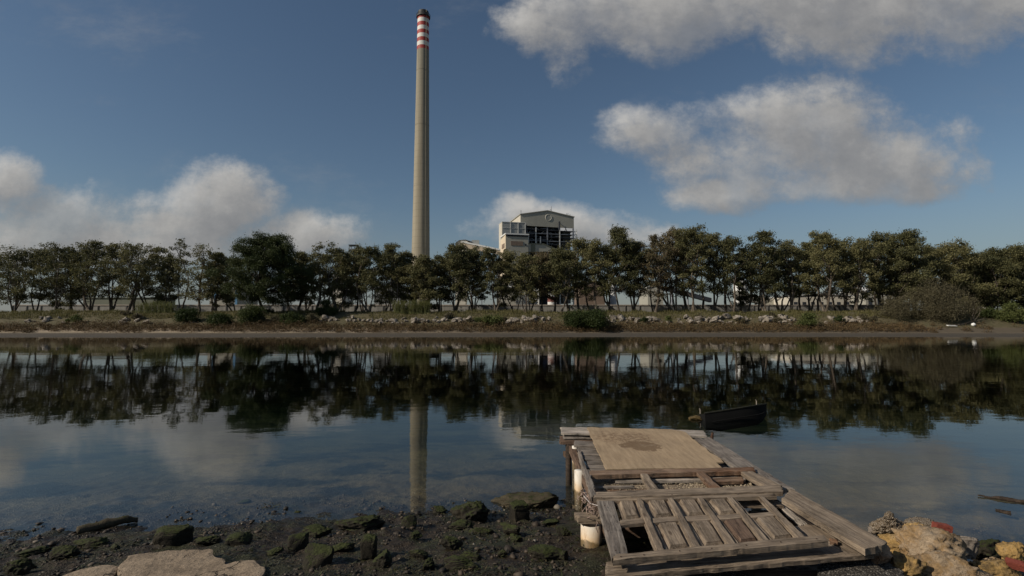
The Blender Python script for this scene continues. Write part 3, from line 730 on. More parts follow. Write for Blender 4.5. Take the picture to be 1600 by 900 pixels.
o = bq('wood_scrap', [(1168, 806), (1170, 797), (1215, 795), (1218, 801)], .52, M['wood_bleach'], .03, seed=152, rag=.01)
setp(o, 'pale board seen through the missing upper right panel of the door', 'board')

# tangled net hanging at the left edge
def net():
    mb = MB(); r0 = random.Random(9); c = G(922, 788, .62)
    for i in range(46):
        p = np.array([r0.uniform(-.08, .08), r0.uniform(-.32, .30), r0.uniform(-.02, .08)]); pts = [p.copy()]
        dirv = np.array([r0.uniform(-.3, .3), r0.uniform(-1, 1), r0.uniform(-1, .1)])
        for s in range(9):
            dirv = dirv * .6 + np.array([r0.uniform(-.7, .7), r0.uniform(-1, 1), r0.uniform(-.9, .7)]) * .7
            p = p + dirv * .035; p[0] = max(-.11, min(.09, p[0])); p[2] = max(-.19, min(.09, p[2])); p[1] = max(-.36, min(.32, p[1])); pts.append(p.copy())
        mb.tube(pts, r0.uniform(.003, .006), 4)
    o = mb.build('fishing_net', plainmat('net_cord', (.30, .22, .18), .9, .4, 30), None, tuple(c))
    setp(o, 'tangled brown net bundle hanging at the left edge of the jetty above the white pipe', 'net')
    mb = MB(); a = G(912, 775, .72); b2 = G(934, 790, .72)
    mb.tube([a - a, (b2 - a) * .5 + np.array([0, 0, -.03]), b2 - a], .004, 5)
    setp(mb.build('cord', plainmat('white_cord', (.55, .5, .46), .8, .2, 20), None, tuple(a)), 'thin white cord tied round the net bundle', 'cord')
net()
def stub():
    p = G(1112, 687, .62)
    o = MB().tube([(0, 0, -.3), (.0, 0, .02), (.02, 0, .12)], [.03, .03, .018], 7).build('iron_stub', plainmat('rusty_iron', (.07, .035, .022), .8, .4, 20), None, tuple(p))
    setp(o, 'small rusty iron stub sticking up at the far right corner of the jetty', 'iron stub')
stub()
def nails(parent, root, pts, z):
    mb = MB()
    for px, py in pts:
        p = G(px, py, z) - np.array(root); n = 8
        mb.add([(p[0] + .006 * math.cos(6.283 * k / n), p[1] + .006 * math.sin(6.283 * k / n), p[2] + d) for d in (0, .004) for k in range(n)],
               [tuple(range(n, 2 * n))] + [(k, (k + 1) % n, n + (k + 1) % n, n + k) for k in range(n)])
    mb.build('nail_heads', plainmat('rusty_nail', (.045, .02, .012), .8, .3, 30), parent)
nails(dr, DR, [(970, 870), (1006, 867), (1062, 861), (1112, 857), (1166, 852), (1220, 847), (1276, 842), (945, 790), (950, 830), (962, 860), (940, 778), (1050, 773), (1150, 771)], ZD + .022)
# sand and grit blown onto the boards
def grit():
    r_ = np.random.RandomState(5); V = []; 
    spots = [(1.1, 2.95, 5.9, 6.85, .637, 2600), (2.1, 3.0, 5.95, 6.8, .638, 2800)]
    Q = []
    for x0, x1, y0, y1, z, n in spots:
        for _ in range(n):
            x, y = r_.uniform(x0, x1), r_.uniform(y0, y1); s = abs(r_.normal(0, .004)) + .003
            c = np.array([x, y, z + s * .6]); a = r_.rand() * 6
            d1 = np.array([math.cos(a), math.sin(a), .2]) * s; d2 = np.array([-math.sin(a), math.cos(a), .3]) * s * .8; h = np.array([0, 0, s])
            Q += [[c - d1, c - d2, c + h, c + h], [c - d2, c + d1, c + h, c + h], [c + d1, c + d2, c + h, c + h], [c + d2, c - d1, c + h, c + h]]
    Q = np.array(Q)
    Q[:, 3] = (Q[:, 2] + Q[:, 0]) / 2
    o = link('grit', quadmesh('grit', Q), plainmat('shell_grit', (.33, .27, .19), .9, .5, 60))
    setp(o, 'sand and shell grit scattered on the jetty boards', 'grit', kind='stuff')
grit()

# ------------------------------------------------------------------ rocks
import bmesh
BOXY = (3, 6, 8, 9, 24, 7, 30, 55)
def rockmesh(seed, dims, ang=.35, sub=4, cuts=9, bump=.12):
    r_ = np.random.RandomState(seed)
    bm = bmesh.new(); bmesh.ops.create_icosphere(bm, subdivisions=sub, radius=1)
    V = np.array([v.co[:] for v in bm.verts])
    if seed in BOXY:
        V = np.sign(V) * np.abs(V) ** .42; V = V @ np.array([[1, .12, 0], [-.1, 1, .08], [.14, -.1, 1]]); cuts = 3; bump *= .45
    n = r_.normal(size=(cuts, 3)); n /= np.linalg.norm(n, axis=1)[:, None]; dd = r_.uniform(.42, .85, cuts)
    for k in range(cuts):
        t = V @ n[k]; ex = np.clip(t - dd[k], 0, None); V = V - ex[:, None] * n[k] * (1 - ang * .3)
    s = seed * 1.7
    L = np.linalg.norm(V, axis=1)[:, None]
    rd = 1 - np.abs(fbm(V[:, 0] * 2.6 + s, V[:, 1] * 2.6, V[:, 2] * 2.6, 4))[:, None]
    V = V * (1 + bump * .8 * (rd - .6) + bump * .5 * fbm(V[:, 0] * 1.3 + s, V[:, 1] * 1.3, V[:, 2] * 1.3, 2)[:, None] + bump * .35 * fbm(V[:, 0] * 9 + s, V[:, 1] * 9, V[:, 2] * 9, 3)[:, None])
    V = V / np.abs(V).max(0) * np.array(dims) / 2
    for v, c in zip(bm.verts, V): v.co = c
    me = bpy.data.meshes.new('rock'); bm.to_mesh(me); bm.free()
    me.polygons.foreach_set('use_smooth', np.ones(len(me.polygons), bool))
    return me
ROCKG = 'mossy rocks on the muddy near shore'
def rock(px, py, w, h, label, mat='rock_wet', seed=1, rz=0., depth=.8, sink=.25, name='rock', cat='rock', group=ROCKG, z=None, sub=5, bump=.26, cuts=12, tilt=(0, 0)):
    """px,py: centre of the base line in the picture; w,h its seen width and height"""
    p = hit(px, py) if z is None else G(px, py, z)
    D = p[1]; W = w * D / F; H = h * D / F * .85
    me = rockmesh(seed, (W, W * depth, H / (1 - sink)), sub=sub, bump=bump, cuts=cuts)
    o = link(name, me, M[mat], None, (p[0], p[1] + W * depth * .35, p[2] + H / (1 - sink) * (.5 - sink)))
    o.rotation_euler = (tilt[0], tilt[1], rz)
    setp(o, label, cat, group); return o
near = [
 (830, 796, 126, 22, 'large flat brown rock half in the water beside the jetty', 'rock_brown', 1, .05, .5),
 (733, 815, 66, 30, 'wedge-shaped mossy slab at the waterline, left of the large flat brown rock', 'rock_wet', 2, -.2, .7),
 (810, 815, 32, 32, 'upright angular mossy block in front of the large flat brown rock', 'rock_wet', 3, .4, .8),
 (684, 803, 28, 11, 'small low dark rock at the waterline next to the chimney reflection', 'rock_wet', 4, 0, .7),
 (550, 834, 92, 26, 'broad low moss-covered mound at the waterline left of the chimney reflection', 'rock_wet', 5, .1, .6),
 (490, 838, 50, 15, 'low mossy rock joined to the left end of the broad moss mound', 'rock_wet', 25, .1, .6),
 (637, 825, 27, 17, 'small dark cube-like rock just below the chimney reflection', 'rock_wet', 6, .2, .8),
 (462, 864, 38, 27, 'rounded mossy rock just behind the blocky black-faced one', 'rock_wet', 7, .3, .8),
 (491, 888, 48, 36, 'blocky rock with black shaded front and green left side', 'rock_wet', 8, .35, .8),
 (573, 876, 30, 42, 'tall narrow mossy rock standing upright mid shore', 'rock_wet', 9, -.1, .7),
 (598, 886, 42, 28, 'pyramid-shaped mossy rock in front of the tall narrow one', 'rock_wet', 10, .2, .8),
 (652, 873, 32, 17, 'small bright green mossy rock right of the pyramid-shaped one', 'rock_wet', 11, 0, .7),
 (750, 839, 42, 13, 'long low mossy rock pointing towards the jetty', 'rock_wet', 12, -.1, .5),
 (704, 860, 38, 20, 'flat-topped mossy rock with a shadow to its right', 'rock_wet', 13, .2, .7),
 (798, 836, 38, 19, 'dark hollowed rock behind the mossy lumps near the jetty', 'rock_wet', 14, -.2, .7),
 (804, 850, 24, 14, 'small mossy rock below the dark hollowed one', 'rock_wet', 15, .5, .8),
 (856, 880, 62, 28, 'broad shaggy moss-covered rock nearest the big white pipe', 'rock_wet', 16, .1, .7),
 (738, 877, 40, 14, 'low dark mossy ledge in the middle of the near shore', 'rock_wet', 17, -.15, .5),
 (669, 893, 26, 21, 'small black rock near the bottom edge mid shore', 'rock_wet', 18, .6, .8),
 (722, 893, 62, 20, 'wide mound of green moss at the bottom edge', 'rock_wet', 19, 0, .6),
 (648, 842, 24, 12, 'tiny dark rock directly below the cube-like rock', 'rock_wet', 20, 0, .8),
 (718, 828, 44, 12, 'flat green stone below the wedge-shaped slab', 'rock_wet', 21, .1, .6),
 (880, 838, 30, 13, 'small mossy stone between the jetty and the hollowed rock', 'rock_wet', 22, .1, .6),
 (785, 872, 22, 12, 'small round mossy stone left of the shaggy rock', 'rock_wet', 23, .1, .8),
 (262, 852, 60, 29, 'dark boat-shaped rock standing alone at the left waterline', 'rock_wet', 24, .12, .5),
 (92, 876, 44, 22, 'mossy rock with a rounded green top at the lower left', 'rock_wet', 26, .2, .7),
 (140, 858, 62, 18, 'dark jagged low rock behind the round-topped mossy one', 'rock_wet', 27, .2, .5),
 (38, 872, 50, 13, 'flat dark rock close to the left edge', 'rock_wet', 28, .1, .6),
 (24, 898, 48, 24, 'mossy rock in the bottom left corner', 'rock_wet', 29, .3, .7),
 (368, 853, 38, 17, 'green-topped rock just above the sandy slab', 'rock_wet', 30, 0, .7),
 (175, 861, 18, 9, 'tiny rock between the jagged and the boat-shaped rocks', 'rock_wet', 31, 0, .7),
 (318, 852, 46, 14, 'low greenish rock between the boat-shaped and green-topped rocks', 'rock_wet', 32, 0, .6),
 (425, 868, 30, 10, 'thin flat rock right of the sandy slab', 'rock_wet', 33, .3, .6),
 (880, 876, 24, 14, 'small dark rock at the foot of the big white pipe', 'rock_wet', 34, .3, .8),
 (530, 862, 44, 12, 'low mossy hump between the blocky and the tall narrow rocks', 'rock_wet', 35, .1, .6),
 (640, 800, 0, 0, '', '', 0, 0, 0),
 (860, 822, 34, 9, 'flat greenish pebble slab in the mud below the large flat brown rock', 'rock_wet', 36, .1, .6),
 (380, 787, 20, 7, 'small dark rock poking out of the water on the left', 'rock_wet', 37, .2, .5),
 (464, 804, 12, 6, 'tiny dark stone breaking the water left of the chimney reflection', 'rock_wet', 38, .2, .8),
]
for (px, py, w, h, lab, mt, sd_, rz, dp) in near:
    if w == 0: continue
    rock(px, py, w, h, lab, mt, sd_, rz, dp, sink=.5 if sd_ in (1, 24) else .3, bump=.4 if sd_ == 1 else .26)
# scattered small stones: too many to tell apart
def gravel():
    r_ = np.random.RandomState(11); vv = []; ff = []
    base = bmesh.new(); bmesh.ops.create_icosphere(base, subdivisions=1, radius=1)
    bv = np.array([v.co[:] for v in base.verts]); bf = np.array([[v.index for v in f.verts] for f in base.faces]); base.free()
    N = 9000; X = r_.uniform(-6.5, 6.3, N); Y = r_.uniform(3.9, 8.4, N) ; Z = zt(X, Y)
    keep = (Z > -.05) & (np.abs(X) < Y * 1.15) & (fbm(X * 1.1, Y * 1.1, 4.) > -.35)
    X, Y, Z = X[keep], Y[keep], Z[keep]; N = len(X)
    S = np.abs(r_.normal(0, .011, N)) + .006; S[r_.rand(N) > .97] *= 2.4
    rot = r_.rand(N) * 6.28
    sc = r_.uniform(.6, 1.3, (N, 3)) * S[:, None]; sc[:, 2] *= .6
    V = bv[None] * (1 + .25 * r_.normal(size=(N, len(bv), 1))) * sc[:, None, :]
    c, s = np.cos(rot)[:, None], np.sin(rot)[:, None]
    Vx = V[..., 0] * c - V[..., 1] * s + X[:, None]; Vy = V[..., 0] * s + V[..., 1] * c + Y[:, None]; Vz = V[..., 2] + Z[:, None] + sc[:, 2:3] * .3
    V = np.stack([Vx, Vy, Vz], -1).reshape(-1, 3).astype(np.float32)
    Fi = (bf[None] + (np.arange(N) * len(bv))[:, None, None]).reshape(-1).astype(np.int32)
    me = bpy.data.meshes.new('gravel'); me.vertices.add(len(V)); me.vertices.foreach_set('co', V.reshape(-1))
    me.loops.add(len(Fi)); me.loops.foreach_set('vertex_index', Fi)
    me.polygons.add(len(Fi) // 3); me.polygons.foreach_set('loop_start', np.arange(0, len(Fi), 3, dtype=np.int32)); me.update(calc_edges=True)
    m, t, b, tc, _ = newmat('gravel')
    ri = t.n('ShaderNodeNewGeometry').outputs['Random Per Island']
    setc(t, b, t.ramp(ri, [(.0, (.012, .009, .006)), (.5, (.036, .026, .017)), (.8, (.062, .045, .03)), (.985, (.095, .072, .05)), (.997, (.36, .33, .27))]), .7, spec=.4)
    setp(link('gravel', me, m), 'dark pebbles and broken shells covering the muddy near shore', 'gravel', kind='stuff')
gravel()

def seaweed():
    r_ = np.random.RandomState(41); C = []
    for i in range(420):
        x, y = r_.uniform(-6.3, 6.), r_.uniform(4.1, 7.9); z = float(zt(x, y))
        if z < -.03 or abs(x) > y * 1.12 or float(fbm(x * .9, y * 1.4, 8., 2)) < -.05: continue
        w = r_.uniform(.05, .22)
        C.append(leaf_cards_flat(np.array([x, y, z + .008]), w, int(40 + 260 * w), r_))
    m, t, b, tc, _ = newmat('seaweed')
    ri = t.n('ShaderNodeNewGeometry').outputs['Random Per Island']
    setc(t, b, t.ramp(ri, [(.0, (.010, .009, .005)), (.5, (.03, .028, .012)), (.85, (.045, .05, .016)), (1., (.09, .065, .035))]), .5, spec=.5)
    setp(link('seaweed', quadmesh('seaweed', np.concatenate(C)), m), 'dark stranded seaweed and algae spread in patches over the muddy near shore', 'seaweed', kind='stuff')
def leaf_cards_flat(c, w, n, r_):
    p = c + r_.normal(size=(n, 3)) * np.array([w * .6, w * .45, .006]); a = r_.rand(n) * 6.28
    l = r_.uniform(.008, .035, n)[:, None]; d = np.stack([np.cos(a), np.sin(a), r_.uniform(-.2, .5, n)], 1) * l; q = np.stack([-np.sin(a), np.cos(a), r_.uniform(-.4, .4, n)], 1) * l * .28
    return np.stack([p - d, p - q, p + d, p + q], 1)
seaweed()

# sandy slab bottom left
def slab(name, pts, z, thick, mat, label, seed, cat='concrete slab', group=None):
    poly = [G(x, y, z) for x, y in pts]; cen = sum(poly) / len(poly)
    xs = [p[0] - cen[0] for p in poly]; ys = [p[1] - cen[1] for p in poly]
    # refine the outline with raggedness
    out = []
    n = len(poly)
    for i in range(n):
        a = np.array([xs[i], ys[i]]); b = np.array([xs[(i+1) % n], ys[(i+1) % n]]); m_ = max(2, int(np.linalg.norm(b - a) / .03))
        for k in range(m_):
            p = a + (b - a) * k / m_; nn = np.array([(b - a)[1], -(b - a)[0]]); nn /= np.linalg.norm(nn)
            out.append(p + nn * .022 * float(fbm(p[0] * 9 + seed, p[1] * 9, 0, 3)))
    bm = bmesh.new(); vs = [bm.verts.new((p[0], p[1], 0)) for p in out]; f = bm.faces.new(vs)
    bmesh.ops.triangulate(bm, faces=[f])
    for _ in range(6):
        es = [e for e in bm.edges if e.calc_length() > .07]
        if not es: break
        bmesh.ops.subdivide_edges(bm, edges=es, cuts=1)
        bmesh.ops.triangulate(bm, faces=[f for f in bm.faces if len(f.verts) > 3])
    top = list(bm.faces)
    r_ = bmesh.ops.extrude_face_region(bm, geom=top)
    for e in r_['geom']:
        if isinstance(e, bmesh.types.BMVert): e.co.z -= thick
    bm.verts.ensure_lookup_table()
    for v in bm.verts:
        if v.co.z > -.001:
            v.co.z += .018 * float(fbm(v.co.x * 1.6 + seed, v.co.y * 1.6, 0, 3)) + .005 * float(fbm(v.co.x * 11, v.co.y * 11, 0, 3))
            if any(len(e.link_faces) and any(abs(f.normal.z) < .5 for f in e.link_faces) for e in v.link_edges): v.co.z -= .006
        else:
            v.co.x *= 1.03; v.co.y *= 1.03
    bmesh.ops.recalc_face_normals(bm, faces=bm.faces)
    me = bpy.data.meshes.new(name); bm.to_mesh(me); bm.free()
    o = link(name, me, M[mat], None, tuple(cen)); setp(o, label, cat, group); return o
slab('concrete_slab', [(182, 903), (186, 889), (200, 871), (238, 865), (272, 860), (300, 859), (328, 857), (336, 868), (349, 873), (352, 881), (372, 877), (395, 877), (412, 886), (408, 903)], .36, .16, 'slab',
     'large flat sand-coloured slab with broken edges at the bottom left', 1, group='sandy slabs')
slab('concrete_slab', [(92, 903), (110, 896), (135, 889), (158, 885), (184, 886), (180, 903)], .34, .14, 'slab',
     'smaller sand-coloured slab left of the large broken-edged one', 2, group='sandy slabs')
slab('concrete_block', [(1060, 915), (1062, 889), (1085, 886), (1120, 887), (1160, 890), (1182, 900), (1180, 915)], .50, .3, 'shell', 'shell-studded concrete block under the front plank of the jetty, left of centre', 3, 'concrete block', 'shelly concrete blocks')
slab('concrete_block', [(1276, 915), (1278, 882), (1300, 872), (1345, 866), (1375, 875), (1412, 892), (1420, 915)], .52, .35, 'shell', 'shell-studded concrete block at the landing corner beside the tan boulders', 4, 'concrete block', 'shelly concrete blocks')

# boulders on the right
BG = 'boulders on the near shore right of the jetty'
rt = [
 (1478, 893, 120, 62, 'largest tan boulder, lumpy, in the heap right of the jetty', 'rock_tan', 50, .3, .9, .32),
 (1425, 875, 62, 46, 'ochre-yellow boulder at the left of the heap, next to the timber end', 'rock_yellow', 51, .1, .9, .3),
 (1404, 838, 60, 36, 'pale shell-crusted rock forming the left peak of the heap', 'crust', 52, .2, .8, .42),
 (1392, 812, 20, 12, 'small gnarled crusted knob on top of the shell-crusted rock', 'crust', 57, .5, .8, .66),
 (1443, 848, 62, 30, 'ochre rock behind the largest tan boulder, below the red brick', 'rock_yellow', 53, -.2, .8, .38),
 (1448, 829, 62, 16, 'thin pale shelly slab lying behind the red brick', 'crust', 54, -.15, .7, .40),
 (1500, 862, 62, 33, 'smooth grey-brown stone right of the red brick', 'rock_grey', 55, -.3, .7, .30),
 (1555, 872, 56, 32, 'dark green moss-covered boulder between the tan heap and the right edge', 'rock_wet', 56, 0, .8, .08),
 (1603, 888, 56, 38, 'smooth ochre boulder at the right edge', 'rock_yellow', 58, .2, .8, .2),
 (1562, 890, 34, 16, 'small tan stone left of the ochre boulder at the right edge', 'rock_tan', 59, .2, .8, .2),
 (1500, 915, 130, 45, 'wide low tan boulder along the bottom edge right of the jetty', 'rock_tan', 60, .1, .6, .36),
 (1430, 912, 70, 44, 'grey-brown rounded boulder at the bottom edge beside the landing corner', 'rock_yellow', 61, .5, .7, .38),
 (1575, 908, 80, 26, 'flat ochre stone at the bottom right corner', 'rock_yellow', 62, .1, .7, .25),
 (1366, 836, 18, 14, 'small pale stone just above the end of the cracked timber', 'rock_grey', 63, .1, .7, .38),
 (1600, 874, 0, 0, '', '', 0, 0, 0, 0),
]
for (px, py, w, h, lab, mt, s_, rz, dp, z) in rt:
    if w == 0: continue
    rock(px, py, w, h, lab, mt, s_, rz, dp, sink=.3, name='boulder' if w > 40 else 'rock', cat='boulder' if w > 40 else 'rock', group=BG, z=z, sub=5, bump=.3, cuts=9)
rock(1384, 884, 58, 30, 'flat orange-brown stone leaning against the end of the cracked timber', 'rock_orange', 66, .5, .6, sink=.2, group=BG, z=.50, bump=.25)
rw_ = np.random.RandomState(12)
for i in range(18):
    rock(rw_.uniform(1385, 1595), rw_.uniform(850, 896), rw_.uniform(12, 26), rw_.uniform(8, 16), 'small stone wedged between the boulders right of the jetty', ['rock_tan', 'rock_grey', 'rock_brown', 'rock_orange'][rw_.randint(4)],
         400 + i, rw_.rand() * 3, .8, group='small stones between the boulders', sub=3)
def brick(px, py, z, L, W, H, rz, label, tilt=0.):
    me = bpy.data.meshes.new('brick'); bm = bmesh.new(); bmesh.ops.create_cube(bm, size=1)
    for v in bm.verts: v.co = Vector((v.co.x * L, v.co.y * W, v.co.z * H))
    bmesh.ops.bevel(bm, geom=bm.edges[:], offset=.006, segments=2, affect='EDGES')
    bmesh.ops.subdivide_edges(bm, edges=bm.edges[:], cuts=2)
    for v in bm.verts: v.co *= 1 + .03 * float(fbm(v.co.x * 20, v.co.y * 20, v.co.z * 20, 2))
    bm.to_mesh(me); bm.free(); p = G(px, py, z)
    o = link('brick', me, M['brick'], None, tuple(p), rz); o.rotation_euler = (tilt, .12, rz)
    setp(o, label, 'brick')
brick(1472, 824, .52, .15, .10, .07, -.15, 'red brick lying on the heap of tan boulders')
brick(1586, 882, .36, .13, .08, .07, -.5, 'broken piece of red brick beside the ochre boulder at the right edge', .3)

# driftwood and debris in the water
def log(pts, rads, mat, label, name='driftwood_log', cat='driftwood', seed=0):
    pts = [np.array(p) for p in pts]; c = pts[0]; mb = MB(); n = 12; V = []
    N = 24; P_ = []; Rr = []
    for i in range(N + 1):
        f = i / N * (len(pts) - 1); k = min(int(f), len(pts) - 2); q = f - k
        P_.append(pts[k] * (1-q) + pts[k+1] * q - c); Rr.append(rads[k] * (1-q) + rads[k+1] * q)
    mb.tube(P_, Rr, n)
    A = np.array(mb.v); d = fbm(A[:, 0] * 6 + seed, A[:, 1] * 6, A[:, 2] * 6, 3)[:, None] * .02
    A = A + d * np.array([.4, .6, 1.]); mb.v = [tuple(a) for a in A]
    o = mb.build(name, M[mat], None, tuple(c), 0, True); setp(o, label, cat); return o
log([G(118, 833, .03), G(165, 819, .05), G(217, 810, .04)], [.05, .065, .03], 'rock_brown', 'dark rotten log lying half in the water at the left shore')
log([G(1528, 776, .0), G(1565, 779, .015), G(1608, 784, .02)], [.010, .024, .028], 'wood_dark', 'dark log floating low in the water near the right edge')
log([G(1556, 800, -.02), G(1580, 802, .0)], [.02, .03], 'wood_dark', 'short dark branch breaking the water below the floating log', 'branch', 'branch')
log([G(338, 867, .22), G(368, 866, .24), G(402, 864, .22)], [.02, .025, .02], 'rock_wet', 'mossy stick lying across the mud above the sandy slab', 'stick', 'stick')

# ------------------------------------------------------------------ sunken boat
def boat():
    base = G(1150, 652, 0.0)
    root = setp(empty('rowing_boat', tuple(base)), 'black half-sunken rowing boat tilted in the water beyond the jetty', 'boat')
    # stations from the sunken stern (left) to the raised bow (right)
    a = P(1098, 652, 14.1); b = P(1196, 648, 14.25)
    ax = b - a; L = 1.85; 
    ang = math.atan2(ax[1], ax[0])
    st = []; n = 26; m_ = 15
    for i in range(n + 1):
        u = i / n
        w = .30 * (1 - max(0, (u - .45) / .55) ** 2.4) * (.92 + .08 * min(1, u * 4)) + .012
        keel = -.30 + .16 * u + .22 * max(0, u - .8) / .2 * (max(0, u - .8) / .2)
        gun = .20 + .12 * u + .04 * u * u
        row = []
        for j in range(m_):
            t = -1 + 2 * j / (m_ - 1)
            y = w * (abs(t) ** .62) * (1 if t > 0 else -1)
            z = keel + (gun - keel) * (abs(t) ** 1.9)
            row.append((u * L - L * .5 + .08 * u * abs(t), y, z))
        st.append(row)
    def shell(off):
        return [(x, y * (1 - off * 1.6), z + off * .5 * (1 - abs(y))) for r_ in st for (x, y, z) in r_]
    V = shell(0) + shell(.05); N = len(V) // 2; Fc = []
    for i in range(n):
        for j in range(m_ - 1):
            q = (i*m_+j, (i+1)*m_+j, (i+1)*m_+j+1, i*m_+j+1); Fc.append(q); Fc.append(tuple(N + x for x in q[::-1]))
        for j in (0, m_ - 1):
            Fc.append((i*m_+j, (i+1)*m_+j, N+(i+1)*m_+j, N+i*m_+j))
    Fc.append(tuple(range(m_))); Fc.append(tuple(n*m_ + j for j in range(m_)))
    c = (a + b) / 2 - base; c[2] = -.03
    mt = plainmat('tarred_hull', (.002, .002, .002), 1., .5, 9)
    o = link('hull', pymesh('hull', V, Fc), mt, root, tuple(c), ang); o.rotation_euler = (-.30, -.05, ang)
    for s in (0, m_ - 1):
        g = MB().tube([np.array(st[i][s]) + np.array([0, 0, .012]) for i in range(0, n + 1)], .024, 6)
        o = g.build('gunwale', plainmat('mossy_gunwale', (.018, .018, .012), .9, .5, 14), root, tuple(c), ang); o.rotation_euler = (-.30, -.05, ang)
    rb = MB().tube([np.array(st[i][2]) + np.array([0, -.03, 0]) for i in range(2, n - 1)], .012, 5)
    o = rb.build('rubbing_strip', mt, root, tuple(c), ang); o.rotation_euler = (-.30, -.05, ang)
    for u in (.35, .65):
        i = int(u * n); y = abs(st[i][1][1]) * .93
        o = MB().box(st[i][0][0] - .09, st[i][0][0] + .09, -y, y, st[i][0][2] - .09, st[i][0][2] - .065).build('thwart', M['wood_dark'], root, tuple(c), ang); o.rotation_euler = (-.30, -.05, ang)
    for px, py, h in ((1094, 643, .09), (1182, 630, .1)):
        p = P(px, py, 14.3) - base
        MB().tube([p - np.array([0, 0, .06]), p + np.array([0, 0, h * .5]), p + np.array([-.02, 0, h])], [.012, .01, .006], 5).build('peg', M['wood_bleach'], root)
    # weedy mound at the stern
    me = rockmesh(77, (.42, .36, .16), sub=4, bump=.25); p = G(1089, 656, 0.)
    o = link('weed_clump', me, plainmat('rusty_weed', (.09, .062, .022), .9, .9, 40), None, (p[0], p[1] + .1, .02), .3)
    setp(o, 'yellow-brown crusted weed mound at the sunken left end of the boat', 'weed clump')
boat()

# ------------------------------------------------------------------ vegetation
def leaf_cards(c, rad, n, size, r_, flat=1.0, shell=.45, droop=.3):
    """n leaf-sized rhombi in an ellipsoid round c; rad=(rx,ry,rz)"""
    d = r_.normal(size=(n, 3)); d /= np.linalg.norm(d, axis=1)[:, None]
    rr_ = r_.rand(n) ** shell * (1 + .5 * np.abs(r_.normal(size=n)) * (r_.rand(n) < .35))
    p = c + d * rr_[:, None] * np.array(rad)
    a = r_.normal(size=(n, 3)); a[:, 2] -= droop; a /= np.linalg.norm(a, axis=1)[:, None]
    b = np.cross(a, r_.normal(size=(n, 3))); b /= np.linalg.norm(b, axis=1)[:, None]
    s = size * r_.uniform(.6, 1.4, (n, 1))
    return np.stack([p - a * s, p - b * s * .45, p + a * s, p + b * s * .45], 1)
def curve_pts(a, b, sag, r_, n=5):
    a, b = np.array(a), np.array(b); out = []
    j = r_.normal(size=3) * np.linalg.norm(b - a) * .08
    for i in range(n + 1):
        f = i / n; p = a * (1 - f) + b * f + j * math.sin(f * PI); p[2] += sag * math.sin(f * PI); out.append(p)
    return out
